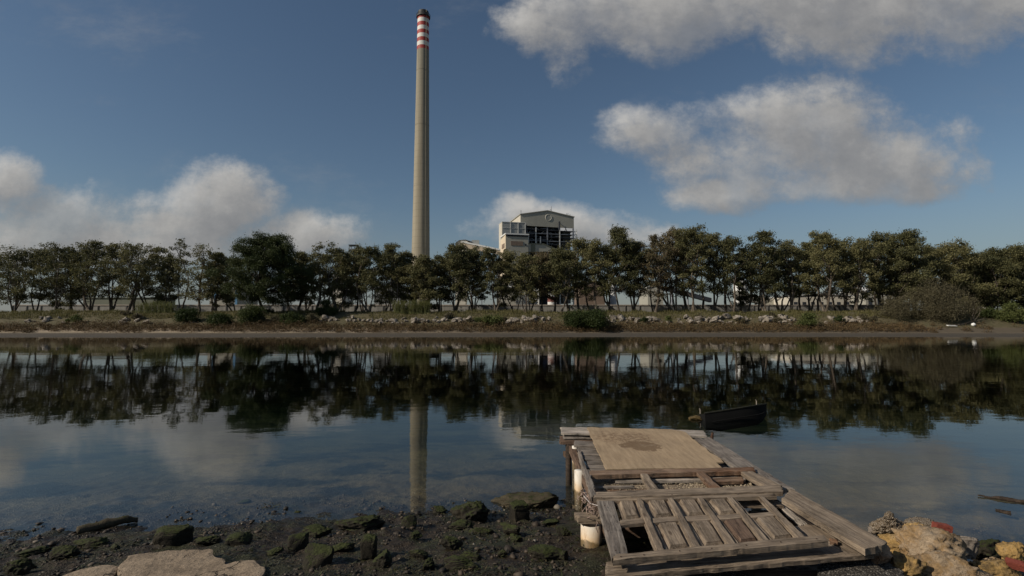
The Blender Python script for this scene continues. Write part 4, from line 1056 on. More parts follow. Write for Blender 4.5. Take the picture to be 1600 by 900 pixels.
def tree(px, topy, halfw, D, seed, label, kind='euc', basey=None, bottom=.25, dens=1., stems=None, mat=None, group='eucalyptus trees along the far bank', lean=0., low=0., clumps=None, name='eucalyptus_tree', bark='bark', off=0.):
    D = D * 1.2; r_ = np.random.RandomState(seed)
    if px < 340: dens *= .68
    topy += r_.uniform(-3, 4) if kind != 'pine' else 0
    top = P(px, topy, D); X = top[0]; zg = float(zt(X, D)) - .1; H = top[2] - zg; W = halfw * D / F
    bx = X + lean * H + off
    root = setp(empty(name, (bx, D, zg)), label, 'tree', group)
    T = MB(); cards = []
    ns = stems or r_.choice([1, 2, 2, 3])
    n = int((clumps or int(15 + 5 * r_.rand())) * 1.22)
    # clump centres
    cl = []
    cx = -lean * H
    for k in range(n):
        f = (k + .5) / n
        h = bottom + (1 - bottom) * f ** .8
        prof = math.sin(min(1, (h - bottom) / (1 - bottom) * .78 + .20) * PI) ** .6
        a = k * 2.4 + r_.rand() * .8; rad = W * prof * r_.uniform(.25, .95)
        z = H * h - .5
        cs = r_.uniform(.75, 1.25) * (W * .36 if kind != 'pine' else W * .42)
        cs = max(.66, min(cs, 2.05))
        z = min(z, H - cs * .55)
        cl.append((np.array([cx * h + rad * math.cos(a), rad * math.sin(a) * .9, z]), cs))
    cl.append((np.array([cx, 0, H - .5]), max(.72, min(W * .33, 1.8))))
    if low:
        for k in range(int(low * 5)):
            a = r_.rand() * 6.28
            cl.append((np.array([r_.uniform(-.8, .8) * W, r_.uniform(-.8, .8) * W, H * r_.uniform(.12, .4)]), r_.uniform(.95, 1.7)))
    sps = []
    for s in range(ns):
        ex = cx * .8 + r_.uniform(-.45, .45) * W * (ns > 1); ey = r_.uniform(-.3, .3) * W
        b0 = np.array([r_.uniform(-.25, .25) * (ns > 1), r_.uniform(-.2, .2) * (ns > 1), 0.])
        pts = curve_pts(b0, (ex, ey, H * r_.uniform(.7, .86)), 0, r_, 9)
        pts = [p + (r_.normal(size=3) * .09 if i else 0) for i, p in enumerate(pts)]
        rb = .17 * (H / 12) * r_.uniform(.75, 1.15) * (1.25 if ns == 1 else .95) * (1.3 if kind == 'pine' else 1)
        T.tube(pts, [rb * (1.35 if i == 0 else 1) * (1 - .085 * i) for i in range(10)], 7)
        sps.append((pts, rb))
    for c, cs in cl:
        pts, rb = sps[r_.randint(ns)]
        # leave the stem below the clump
        j = min(range(len(pts)), key=lambda i: abs(pts[i][2] - max(H * .22, c[2] - cs - np.linalg.norm(c[:2] - pts[i][:2]) * .9)))
        T.tube(curve_pts(pts[j], c, -.2, r_, 4), [rb * .42, rb * .34, rb * .25, rb * .17, rb * .08], 5, False)
        nsub = 4
        for q in range(nsub):
            o = r_.normal(size=3) * cs * np.array([.55, .55, .28])
            sr = cs * r_.uniform(.45, .7)
            nl = int(dens * (92 if kind != 'pine' else 110) * (sr / .72) ** 1.6)
            cards.append(leaf_cards(c + o, (sr, sr, sr * (.68 if kind == 'euc' else .7)), nl, .185 if kind != 'pine' else .14, r_, shell=.42, droop=.35 if kind == 'euc' else -.4))
    # wispy outer sprays
    for q in range(10):
        c, cs = cl[r_.randint(len(cl))]
        d = r_.normal(size=3); d[2] = abs(d[2]) * .7; d /= np.linalg.norm(d)
        cards.append(leaf_cards(c + d * cs * 1.15, (.3, .3, .2), int(16 * dens), .13, r_))
    T.build('trunk', M[bark], root)
    link('crown', quadmesh('crown', np.concatenate(cards)), M[mat or ('leaf_pine' if kind == 'pine' else 'leaf_euc')], root)
    return root
TR = [ # px, topy, halfw, D, label, extra
 (-12, 398, 34, 101, 'eucalyptus cut off by the left edge of the photo', {}),
 (27, 388, 30, 97, 'first whole eucalyptus from the left edge, with an airy open crown', dict(dens=.6, low=1.0)),
 (62, 388, 27, 104, 'eucalyptus with a dark low crown near the left edge, second whole one', dict(low=1.6, dens=1.1)),
 (92, 384, 26, 98, 'eucalyptus with two stems spreading in a V, third whole one from the left edge', dict(stems=2, dens=.9)),
 (117, 391, 26, 103, 'dense dark eucalyptus between the V-stemmed tree and the straight dark one', dict(low=1.4, dens=1.2)),
 (146, 380, 28, 97, 'tallest eucalyptus of the far left group, crown top slightly above its neighbours', dict(stems=1)),
 (178, 385, 26, 102, 'eucalyptus just right of the tallest one in the far left group', dict(dens=1.1)),
 (205, 383, 28, 96, 'flat-topped eucalyptus midway between the left edge and the pine', dict(stems=3, dens=.85)),
 (240, 388, 27, 102, 'dark flat-crowned eucalyptus left of the two thin-topped ones', dict(dens=1.1)),
 (262, 398, 22, 98, 'low eucalyptus in front of the dark flat-crowned one', dict(low=.8)),
 (285, 377, 17, 97, 'thin-topped eucalyptus with small tufts rising above the row, left one of two', dict(dens=.75, clumps=13)),
 (316, 383, 24, 96, 'sparse eucalyptus with bare twigs on top, right one of two left of the pine', dict(dens=.45, low=1.)),
 (340, 394, 24, 99, 'bushy eucalyptus close beside the pine, on its left', dict(dens=1.1, low=1.)),
 (368, 400, 24, 104, 'eucalyptus partly hidden behind the pine\'s left side', dict()),
 (470, 396, 24, 99, 'dark eucalyptus touching the pine\'s right side', dict(dens=1.2, low=1.2)),
 (497, 383, 15, 97, 'slender eucalyptus with one tuft sticking out above, right of the pine', dict(dens=.6, clumps=12, low=1.5)),
 (528, 388, 27, 98, 'eucalyptus with pale upright stems, second clear crown right of the pine', dict(stems=3)),
 (556, 389, 26, 102, 'broad dark eucalyptus below the small dark tower top', dict(low=.6)),
 (580, 384, 27, 97, 'round-crowned eucalyptus just right of the small dark tower top', dict(dens=1.1)),
 (612, 377, 22, 98, 'eucalyptus with the highest tufts left of the chimney', dict(dens=.8)),
 (632, 392, 24, 101, 'eucalyptus whose crown touches the left side of the chimney', dict(low=.8)),
 (661, 404, 24, 97, 'eucalyptus standing right in front of the chimney base', dict(dens=1.1, low=1.)),
 (688, 402, 22, 101, 'eucalyptus against the right side of the chimney', dict(low=1.)),
 (712, 383, 30, 98, 'wide round-topped eucalyptus right of the chimney', dict(dens=1.1, stems=3)),
 (742, 391, 26, 102, 'eucalyptus below the sloping conveyor building', dict(dens=1.)),
 (765, 388, 22, 97, 'eucalyptus at the lower end of the conveyor building with a leaning pale limb', dict(stems=2, lean=.1)),
 (792, 398, 26, 101, 'eucalyptus below the left corner of the boiler house', dict(low=.5)),
 (820, 396, 25, 97, 'eucalyptus with a forked pale stem in front of the boiler house annex', dict(stems=2, dens=.9)),
 (848, 394, 26, 102, 'eucalyptus below the open steelwork of the boiler house', dict(mat='leaf_rust')),
 (875, 388, 27, 97, 'eucalyptus in front of the right part of the boiler house', dict(dens=1.)),
 (905, 378, 27, 101, 'eucalyptus at the right corner of the boiler house', dict()),
 (932, 376, 24, 97, 'eucalyptus between the boiler house and the tallest tree', dict(dens=.9)),
 (966, 354, 27, 98, 'tallest eucalyptus on the far bank with a tufted peak, right of the boiler house', dict(stems=2, clumps=22)),
 (990, 376, 28, 102, 'eucalyptus hugging the right side of the tallest tree', dict(dens=1.1)),
 (1022, 366, 24, 97, 'eucalyptus with a brownish thin crown right of the tallest tree', dict(mat='leaf_rust', dens=.75)),
 (1052, 358, 30, 101, 'high broad eucalyptus with grey-brown foliage above the dark conveyor', dict(mat='leaf_rust', clumps=22)),
 (1080, 358, 27, 97, 'high eucalyptus directly above the dark sloping conveyor', dict(clumps=20)),
 (1112, 364, 28, 101, 'eucalyptus right of the dark conveyor with a level dark top', dict(dens=1.)),
 (1143, 366, 24, 97, 'eucalyptus with see-through outer twigs left of the white tank', dict(dens=.65)),
 (1165, 388, 20, 103, 'low eucalyptus in front of the white tank', dict(low=.6)),
 (1192, 360, 28, 97, 'umbrella-topped eucalyptus, tallest of the right half, thin bare limbs below its top', dict(stems=2, clumps=20)),
 (1215, 382, 32, 101, 'broad lower eucalyptus right of the umbrella-topped one', dict(low=.5)),
 (1232, 373, 18, 98, 'narrow eucalyptus with a wispy top right of the umbrella-topped tree', dict(dens=.6)),
 (1262, 376, 20, 103, 'eucalyptus hidden half behind the flat-topped one', dict()),
 (1284, 367, 33, 97, 'flat-topped eucalyptus above the round grey-green bush', dict(stems=3, clumps=20)),
 (1318, 377, 28, 101, 'eucalyptus right of the flat-topped one', dict(dens=1., low=.5)),
 (1346, 375, 24, 97, 'eucalyptus with a leaning orange-lit trunk', dict(stems=2, lean=-.12)),
 (1376, 370, 32, 101, 'eucalyptus left of the domed crown above the tamarisk', dict(dens=1.1, low=.5)),
 (1413, 361, 36, 97, 'high domed eucalyptus standing above the big grey tamarisk', dict(clumps=24, low=1.)),
 (1450, 385, 30, 103, 'eucalyptus filling the gap right of the domed crown', dict(low=1.5)),
 (1487, 378, 36, 98, 'eucalyptus with layered flat tufts right of the domed crown', dict(dens=.85, low=1.6, clumps=22)),
 (1520, 398, 32, 103, 'low dense eucalyptus between the layered and the right-edge trees', dict(low=2)),
 (1550, 388, 32, 98, 'broad eucalyptus above the white buoy, second from the right edge', dict(low=2, clumps=22)),
 (1592, 387, 36, 97, 'big eucalyptus at the right edge of the photo', dict(low=2, clumps=24)),
 (1635, 390, 36, 101, 'eucalyptus cut off by the right edge of the photo', dict(low=2)),
]
for i, (px, ty, hw, D, lab, kw_) in enumerate(TR):
    tree(px, ty, hw * 1.12, D, 100 + i, lab, **kw_)
rb_ = np.random.RandomState(77)
for i, px in enumerate(list(range(25, 380, 62)) + list(range(455, 960, 29)) + list(range(985, 1660, 29))):
    tops = [t_[1] for t_ in TR if abs(t_[0] - px) < 26]
    ty = max(tops) + rb_.uniform(5, 14) if tops else 396
    tree(px + rb_.uniform(-5, 5), ty, rb_.uniform(24, 32), rb_.uniform(106, 113), 700 + i, 'dark back-row eucalyptus mostly hidden behind the front row of trees on the far bank',
         dens=.6 if px < 330 else .85, clumps=9, low=rb_.choice([0, 0, 0, .6]) if px < 1380 else 2, group='back-row eucalyptus trees on the far bank', bottom=.45 if px < 1380 else .2)
# the pine: dense and brighter green
tree(419, 370, 64, 92, 500, 'big round bright green pine, densest tree in the left half', kind='pine', bottom=.16, dens=1.5, stems=1, clumps=58, group=None, name='pine_tree', bark='bark_dark')

def bush(name, px, basey, w, h, D, seed, label, mat, dens=1., cat='bush', group=None, stems=True, size=.12):
    D = D * 1.2; r_ = np.random.RandomState(seed); c = P(px, basey, D); W = w * D / F / 2; H = h * D / F
    c[2] = max(float(zt(c[0], D)), c[2] - .3)
    root = setp(empty(name, tuple(c)), label, cat, group)
    cards = []; n = max(8, int(9 * w / 30))
    T = MB()
    for k in range(n):
        a = r_.rand() * 6.28; q = r_.rand() ** .6; x = W * .8 * q * math.cos(a); y = W * .6 * q * math.sin(a)
        top = H * math.sqrt(max(.05, 1 - q * q * .8))
        z = top * r_.uniform(.3, .8); s = max(.3, min(W * .4, H * .35)) * r_.uniform(.8, 1.2)
        cards.append(leaf_cards(np.array([x, y, z]), (s, s, s * .75), int(dens * 185 * s * s + 40), size * 1.15, r_, shell=.4, droop=-.3))
        cards.append(leaf_cards(np.array([x, y, z * .4]), (s, s, s * .7), int(dens * 115 * s * s + 20), size * 1.15, r_, shell=.5))
        if stems: T.tube(curve_pts((x * .2, y * .2, -.1), (x, y, z), .1, r_, 4), [.06, .05, .035, .02, .01], 5)
    if stems: T.build('stem', M['bark_dark'], root)
    link('foliage', quadmesh('foliage', np.concatenate(cards)), M[mat], root)
    return root
bush('bush', 915, 507, 72, 32, 86, 1, 'large dark green dome-shaped bush on the far bank below the boiler house', 'leaf_bush', 1.6)
bush('bush', 1262, 505, 34, 22, 87, 2, 'round grey-green bush on the far bank below the flat-topped tree', 'leaf_light', 1.2)
bush('bush', 772, 505, 38, 20, 88, 3, 'low green bush among pale rocks left of the dark dome-shaped bush', 'leaf_light', 1.1)
bush('bush', 292, 500, 42, 24, 88, 4, 'olive bush on the far bank left of the pine', 'leaf_bush', 1.2)
bush('bush', 345, 505, 40, 24, 86, 5, 'low dark bush on the bank below the white shed', 'leaf_bush', 1.3)
bush('bush', 388, 506, 48, 40, 87, 6, 'tall dark bush at the foot of the pine', 'leaf_bush', 1.5)
bush('bush', 452, 504, 44, 20, 87, 7, 'very dark low bush right of the pine\'s foot', 'leaf_bush', 1.5)
bush('bush', 1585, 500, 44, 34, 88, 8, 'light green bush at the right edge of the far bank', 'leaf_light', 1.2)
bush('bush', 1545, 506, 60, 16, 91, 9, 'low spreading bush behind the white buoy', 'leaf_bush', 1.2)
bush('bush', 510, 492, 36, 26, 93, 10, 'dark bush under the slender eucalyptus right of the pine', 'leaf_bush', 1.3)
bush('tamarisk', 1466, 505, 84, 72, 90, 11, 'big grey-green feathery tamarisk at the right end of the rock bank', 'leaf_tam', .75, 'shrub', size=.10)
bush('tamarisk', 1402, 503, 60, 44, 91, 12, 'smaller grey-green tamarisk left of the big one', 'leaf_tam', .8, 'shrub', size=.10)
bush('tamarisk', 1518, 500, 40, 34, 93, 13, 'thin brownish shrub with bare limbs between the big tamarisk and the right-edge bush', 'leaf_tam', .35, 'shrub', size=.10)
rs_ = np.random.RandomState(31)
for i in range(26):
    px = rs_.uniform(5, 1400); D_ = rs_.uniform(86.5, 94)
    bush('small_shrub', px, 500, rs_.uniform(10, 26), rs_.uniform(6, 14), D_, 300 + i, 'small olive shrub among the grass and pale rocks of the far bank',
         ['leaf_bush', 'leaf_light', 'leaf_tam'][rs_.randint(3)], 1.1, 'shrub', 'small shrubs scattered on the far bank', False)
def deadlimb():
    r_ = np.random.RandomState(3); a = P(1488, 509, 105.); b = P(1520, 502, 105.); T = MB()
    T.tube([a - a, (b - a) * .6 + np.array([0, 0, -.15]), b - a], [.18, .14, .11], 7)
    for px, py in ((1532, 484), (1524, 482), (1540, 496), (1512, 490), (1530, 478)):
        T.tube(curve_pts(b - a, P(px, py, 105.) - a, -.1, r_, 4), [.1, .08, .06, .04, .02], 6)
    setp(T.build('fallen_limb', M['bark'], None, tuple(a)), 'bare forked fallen limb lying on the far shore behind the white buoy', 'fallen limb')
deadlimb()
def reeds(px0, px1, basey, h, D, n, seed, label):
    r_ = np.random.RandomState(seed); Q = []
    c = P((px0 + px1) / 2, basey, D); c[2] = float(zt(c[0], D))
    W = (px1 - px0) * D / F / 2
    for i in range(n):
        x, y = r_.uniform(-W, W), r_.uniform(-1.2, 1.2); H = h * D / F * r_.uniform(.6, 1.05); l = r_.normal(0, .12, 2) * H
        s = .035; Q.append([(x - s, y, 0), (x + s, y, 0), (x + l[0] + s * .4, y + l[1], H), (x + l[0] - s * .4, y + l[1], H)])
        for k in range(7):
            f = r_.uniform(.3, 1); p = np.array([x + l[0] * f, y + l[1] * f, H * f]); a = r_.rand() * 6.28; L_ = r_.uniform(.35, .7)
            d = np.array([math.cos(a) * L_, math.sin(a) * L_, L_ * r_.uniform(-.1, .7)]); w = np.array([-math.sin(a), math.cos(a), 0]) * .035
            Q.append([p - w, p + w, p + d * .7 + w * .6, p + d])
    setp(link('reed_clump', quadmesh('reed_clump', np.array(Q)), M['reed'], None, tuple(c)), label, 'reeds')
reeds(616, 672, 492, 22, 113, 420, 1, 'clump of tall green reeds on the bank in front of the chimney')
reeds(216, 272, 490, 18, 113, 300, 2, 'clump of pale green reeds on the far bank midway between left edge and pine')

def cover():
    # brown saltmarsh shrub hugging the foot of the bank
    r_ = np.random.RandomState(21); C = []
    xs = np.arange(-125, 125, .64)
    for x0 in xs:
        for row in range(4):
            if r_.rand() < .06: continue
            x = x0 + r_.uniform(-.5, .5); bl = float(bank_line(x)); y = bl + 20.4 + row * 1.15 + r_.uniform(-.6, .6)
            if x > 83 and r_.rand() < .85: continue
            if x < -48 and row == 0 and float(vnoise(x * .18, 9.)) > .1: continue
            s = 1.2 * r_.uniform(.55, 1.1) * (1 + .35 * float(vnoise(x * .13, y * .4, 3.))); z = float(zt(x, y))
            C.append(leaf_cards(np.array([x, y, z + s * .35]), (s, s * .8, s * .7), 95, .115, r_, shell=.35, droop=-.5))
    setp(link('saltmarsh_scrub', quadmesh('saltmarsh_scrub', np.concatenate(C)), M['brush'], None), 'low reddish-brown saltmarsh scrub along the foot of the far bank', 'scrub', kind='stuff')
    Q = []
    N = 46000; X = r_.uniform(-130, 130, N); Y = bank_line(X) + r_.uniform(28.2, 37, N) ; k = fbm(X * .16, Y * .3, 7., 3) > -.25 - .5 * (Y - bank_line(X) > 29)
    X, Y = X[k], Y[k]; Z = zt(X, Y); N = len(X)
    H = r_.uniform(.2, .58, N) * (1 + .7 * np.clip(fbm(X * .25, Y * .25, 2., 2), -.5, 1)); a = r_.rand(N) * 6.28; w = .05
    lx, ly = r_.normal(0, .13, N), r_.normal(0, .13, N)
    dx, dy = np.cos(a) * w, np.sin(a) * w
    Q = np.stack([np.stack([X - dx, Y - dy, Z - .03], 1), np.stack([X + dx, Y + dy, Z - .03], 1), np.stack([X + lx + dx * .3, Y + ly + dy * .3, Z + H], 1), np.stack([X + lx - dx * .3, Y + ly - dy * .3, Z + H], 1)], 1)
    setp(link('bank_grass', quadmesh('bank_grass', Q), M['grass'], None), 'dry straw-coloured and olive grass on top of the far bank', 'grass', kind='stuff')
cover()
def riprap():
    r_ = np.random.RandomState(8); protos = [rockmesh(200 + i, (1, .8, .7), sub=2, bump=.5, cuts=14) for i in range(9)]
    for p in protos: p.materials.append(M['rock_pale']); p.polygons.foreach_set('use_smooth', np.zeros(len(p.polygons), bool))
    segs = [(490, 560, 14), (562, 735, 60), (795, 860, 26), (940, 1060, 50), (1060, 1240, 76), (1290, 1370, 38), (10, 110, 10), (180, 240, 8), (262, 330, 9)]
    for x0, x1, n in segs:
        for k in range(n):
            px = r_.uniform(x0, x1); X = (px - 800) / F * 107; bl = float(bank_line(X)); Y = bl + r_.uniform(25.4, 28.6); X = (px - 800) / F * Y
            s = abs(r_.normal(.62, .46)) + .42; z = float(zt(X, Y))
            o = bpy.data.objects.new('riprap_rock', protos[r_.randint(9)]); col.objects.link(o)
            o.location = (X, Y, z + s * .22); o.scale = (s, s, s); o.rotation_euler = (r_.uniform(-.5, .5), r_.uniform(-.5, .5), r_.rand() * 6.28)
            setp(o, 'pale angular rock in the broken line of riprap on the far bank', 'rock', 'riprap rocks on the far bank')
riprap()

# ------------------------------------------------------------------ chimney
def chimney():
    D = 380.; base = P(656.5, 470, D); zb = 4.0; top = P(661.5, 19, D)
    X = base[0] + .0; root = setp(empty('chimney', (X, D, zb)), 'very tall concrete power station chimney with red and white bands at its top', 'chimney')
    H = top[2] - zb
    r0 = 15.6 * D / F; r1 = 9.0 * D / F * 1.02
    def rad(z): f = z / H; return r1 + (r0 - r1) * (1 - f) ** 1.25
    def zpix(py): return P(661, py, D)[2] - zb
    def ring(z0, z1, name, mat, extra=0., n=64, steps=None):
        steps = steps or max(2, int((z1 - z0) / 4)); V = []; Fc = []
        for i in range(steps + 1):
            z = z0 + (z1 - z0) * i / steps; r_ = rad(z) + extra
            for k in range(n): V.append((r_ * math.cos(2*PI*k/n), r_ * math.sin(2*PI*k/n), z))
        for i in range(steps):
            for k in range(n): Fc.append((i*n+k, i*n+(k+1) % n, (i+1)*n+(k+1) % n, (i+1)*n+k))
        Fc.append(tuple(range(n))[::-1]); Fc.append(tuple(steps*n+k for k in range(n)))
        return link(name, pymesh(name, V, Fc), mat, root, smooth=False)
    m, t, b, tc, _ = newmat('chimney_concrete')
    v = tc.outputs['Object']; n1 = t.noise(t.mapv(v, (1, 1, .05)), .4, 6, .65); z = t.n('ShaderNodeSeparateXYZ', inp={0: v}).outputs[2]
    seam = t.math('LESS_THAN', t.math('FRACT', t.math('DIVIDE', z, 5.)), .06)
    c = t.ramp(n1, [(.3, (.26, .225, .165)), (.7, (.36, .32, .24))])
    c = t.mix(t.math('MULTIPLY', seam, .4), c, (.17, .15, .115))
    c = t.mix(t.smooth(z, H * .55, H), c, (.25, .235, .185))
    sk = t.math('MULTIPLY', t.smooth(t.noise(t.mapv(v, (1, 1, .012)), .9, 5, .7), .5, .68), t.smooth(z, H * .35, H * .95))
    c = t.mix(t.math('MULTIPLY', sk, .5), c, (.12, .105, .08))
    setc(t, b, c, .85)
    red = plainmat('band_red', (.36, .055, .045), .6, .15, .4, True); white = plainmat('band_white', (.68, .67, .62), .6, .08, .4, True)
    dark = plainmat('crown_steel', (.05, .05, .05), .6, .5, .8)
    zr = zpix(79.5); ring(0, zr, 'shaft', m)
    ys = [79.5, 74, 67.5, 61.5, 55.5, 49.5, 43.5, 37.5, 31.5, 27.5]
    for i in range(len(ys) - 1):
        ring(zpix(ys[i]), zpix(ys[i+1]), 'red_band' if i % 2 == 0 else 'white_band', red if i % 2 == 0 else white, steps=2)
    for k in range(2):
        z0 = zpix(28.5); V = []
    g = MB()
    zc = zpix(28.); z1 = zpix(19.)
    def cyl(r_, za, zb_, name, mat):
        V = []; n = 48
        for z in (za, zb_):
            for k in range(n): V.append((r_ * math.cos(2*PI*k/n), r_ * math.sin(2*PI*k/n), z))
        Fc = [(k, (k+1) % n, n+(k+1) % n, n+k) for k in range(n)] + [tuple(range(n))[::-1], tuple(n+k for k in range(n))]
        return link(name, pymesh(name, V, Fc), mat, root)
    cyl(rad(zc) + .9, zc, zc + .8, 'gallery', dark)
    rl = MB()
    R_ = rad(zc) + .85
    for k in range(32):
        a = 2*PI*k/32; rl.beam((R_*math.cos(a), R_*math.sin(a), zc + .8), (R_*math.cos(a), R_*math.sin(a), zc + 2.2), .12)
    for h in (1.5, 2.2): rl.tube([(R_*math.cos(2*PI*k/32), R_*math.sin(2*PI*k/32), zc + h) for k in range(33)], .09, 4)
    rl.build('railing', dark, root)
    cyl(rad(zc) - .25, zc + .8, z1, 'cap', dark)
    cyl(rad(zc) - 1.2, z1, z1 + .7, 'flue', plainmat('flue', (.25, .25, .24)))
    # ladder down the right side
    ld = MB()
    for i in range(22):
        za, zb_ = H * i / 22, H * (i + 1) / 22
        a = -.9; ld.beam(((rad(za) + .25)*math.cos(a), (rad(za) + .25)*math.sin(a), za), ((rad(zb_) + .25)*math.cos(a), (rad(zb_) + .25)*math.sin(a), zb_), .22)
    ld.build('ladder', plainmat('ladder_steel', (.3, .27, .21)), root)
    for f in (.22, .42, .62, .8):
        z_ = H * f; cyl(rad(z_) + .10, z_, z_ + .35, 'ring_joint', m)
chimney()

# ------------------------------------------------------------------ power station
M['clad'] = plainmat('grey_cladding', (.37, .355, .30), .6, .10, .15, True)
M['clad_pale_and_sunlit'] = plainmat('pale_and_sunlit_cladding', (.56, .52, .44), .6, .10, .15, True)  # pale buildings, and left walls with sunlight put into their colour
M['clad_blue'] = plainmat('blue_grey_cladding', (.30, .31, .30), .6, .12, .15, True)
M['steel'] = plainmat('structural_steel', (.20, .215, .24), .5, .3, .5)
M['steel_pale'] = plainmat('pale_pipework', (.5, .5, .48), .5, .2, .5)
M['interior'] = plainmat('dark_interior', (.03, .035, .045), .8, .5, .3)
M['roofw'] = plainmat('white_roof_edge', (.72, .72, .7), .5, .05, .3)
M['rust'] = plainmat('brown_louvre', (.20, .15, .115), .7, .2, 1.)
M['olive'] = plainmat('olive_cladding', (.15, .155, .115), .7, .15, .2, True)
def station():
    th = math.radians(14); O = P(813.5, 470, 340.); O[2] = 4.0
    def Zp(py, D): return P(820, py, D)[2] - 4.0
    root = setp(empty('boiler_house', tuple(O), th), 'large grey gabled boiler house with open steelwork front, behind the trees right of the chimney', 'building')
    w, dp = 38., 30.; ze = Zp(335.3, 340); zr = Zp(329.5, 344); zm = Zp(352.5, 341)
    # front gable wall
    MB().prism([(0, zm), (w, zm - .4), (w, ze), (w/2, zr), (0, ze)], 0, .5).build('front_wall', M['clad'], root)
    MB().box(0, .5, .5, dp, 0, ze).build('side_wall', M['clad_pale_and_sunlit'], root)  # sun-facing side: paler than the front, lit brightness painted in
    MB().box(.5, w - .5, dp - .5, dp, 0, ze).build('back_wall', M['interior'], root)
    rf = MB(); rf.prism([(-.5, ze), (w/2, zr + .1), (w/2, zr + .6), (-.5, ze + .5)], -.4, dp + .3); rf.prism([(w/2, zr + .1), (w + .5, ze), (w + .5, ze + .5), (w/2, zr + .6)], -.4, dp + .3)
    r1_ = rf.build('roof', M['clad'], root)
    for s, h in ((.5, 4.2), (22, 5.5), (21.2, 3), (34, 3), (35.5, 2.5), (33, 2.6)):
        MB().beam((s, .8, ze + (zr - ze) * (1 - abs(s - w/2) / (w/2))), (s, .8, ze + (zr - ze) * (1 - abs(s - w/2) / (w/2)) + h * .75), .3).build('mast', M['steel'], r1_)
    # round emblem, faint letters in a ring
    em = MB(); cx, cz = 19.6, (ze + zm) / 2 + 2.6
    em.tube([(cx + 2.1 * math.cos(2*PI*k/28), -.05, cz + 2.1 * math.sin(2*PI*k/28)) for k in range(29)], .22, 4)
    for dx, h0, h1 in ((-1.1, -.9, .8), (-.5, -.2, 1.2), (.1, -.2, 1.3), (.7, -.2, 1.2), (1.2, -.9, .7)): em.box(cx + dx - .17, cx + dx + .17, -.12, -.01, cz + h0, cz + h1)
    em.box(cx - 1.3, cx + 1.3, -.12, -.01, cz - 1.2, cz - .8)
    em.build('emblem', plainmat('emblem_grey', (.44, .43, .38)), root)
    # columns, floors, pipework in the open bays
    for i, s in enumerate((3.2, 10.5, 18.6, 27.5, 37.3)):
        MB().box(s, s + .7, .2, .9, 0, zm - .5).build('column', M['steel_pale'] if i in (1, 3) else M['steel'], root)
        MB().box(s, s + .7, 14, 14.8, 0, zm - .5).build('column', M['steel'], root)
    levels = [Zp(y, 342) for y in (358.5, 364, 369.5, 375.5, 381, 388)]
    for i, z_ in enumerate(levels):
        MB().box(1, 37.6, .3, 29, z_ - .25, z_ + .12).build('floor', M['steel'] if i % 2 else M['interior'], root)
    rr_ = random.Random(3); pw = MB(); pp_ = MB(); 
    for k in range(60):
        s = rr_.uniform(2, 37); z0 = rr_.choice(levels); t_ = rr_.uniform(.3, 8)
        (pw if k % 3 == 0 else pp_).tube([(s, t_, z0), (s + rr_.uniform(-3, 3), t_, z0 + rr_.uniform(1, 5))], rr_.uniform(.1, .3), 6)
    for k in range(24):
        z0 = rr_.choice(levels) + 1.1; s = rr_.uniform(2, 28); t_ = rr_.uniform(-.2, 6)
        (pw if k % 3 == 0 else pp_).tube([(s, t_, z0), (s + rr_.uniform(3, 8), t_, z0)], rr_.uniform(.08, .25), 6)
    pw.build('pipework', M['steel_pale'], root); pp_.build('steelwork', M['steel'], root)
    vs = MB().box(17, 26, 9, 22, 20, zm - 4); vs.build('boiler', plainmat('boiler_casing', (.09, .11, .16), .5, .4, .3), root)
    MB().box(31, 36.5, 3, 16, 10, levels[0]).build('plant_casing', plainmat('casing', (.12, .12, .11), .6, .3, .3), root)
    dk = MB(); z9 = Zp(346, 340); dk.tube([(27, -1.2, zm - 2), (27, -1.2, z9 + 1)], .6, 10); dk.build('exhaust', M['interior'], root)
    MB().beam((27.6, -.6, z9), (31.5, -.4, zm - .2), .35).build('brace', M['steel_pale'], root)
    for (s, y0, y1) in ((5.0, 366, 379), (10.2, 363, 379), (13.4, 368, 379)):
        MB().tube([(s, -1.6, Zp(y1, 338)), (s, -1.6, Zp(y0, 338))], .45, 8).build('vent_pipe', M['steel_pale'], root)
    # external scaffold-like steel on the right
    sc = MB()
    for z_ in levels + [Zp(392, 342)]:
        sc.beam((w, .4, z_), (w + 2.4, .4, z_ + .2), .3); sc.beam((w + .2, .4, z_), (w + 2.2, .4, z_ - 2.4), .22)
    sc.beam((w + 2.2, .4, 4), (w + 2.2, .4, zm - 1), .35); sc.beam((w + 2.2, .4, levels[3]), (w + 6, .4, levels[3] - .6), .22)
    sc.build('side_frame', M['steel_pale'], root)
    # the stair and lift tower at the left
    rt_ = setp(empty('stair_tower', tuple(O), th), 'blue-grey clad box tower joined to the left of the boiler house', 'building')
    zt_ = Zp(348.6, 337)
    MB().box(-13.2, 2.7, -3.2, 6, 0, zt_).build('wall', M['clad_blue'], rt_)
    MB().box(-13.5, -13.21, -3.0, 5.9, 0, zt_ + .0).build('end_wall', M['clad_pale_and_sunlit'], rt_)  # thin pale slab paints the sunlit look of the left face
    MB().box(-13.6, 2.8, -3.4, 6.2, zt_ + .01, zt_ + .4).build('roof', M['steel_pale'], rt_)
    for s in (-7.9, -2.7, 2.2): MB().box(s, s + .45, -3.55, -3.21, 0, zt_).build('pilaster', M['steel_pale'], rt_)
    MB().box(-13.1, 2.0, -3.4, -3.21, Zp(357.5, 337), Zp(357, 337)).build('rail_band', M['steel_pale'], rt_)
    # annex with the white roof edge
    D2 = 305.; O2 = P(790.5, 470, D2); O2[2] = 4.0
    def Z2(py): return P(805, py, D2)[2] - 4.0
    an = setp(empty('annex_building', tuple(O2), th), 'pale metal-clad annex with white roof edge and brown louvre band before the boiler house', 'building')
    za = Z2(366.3)
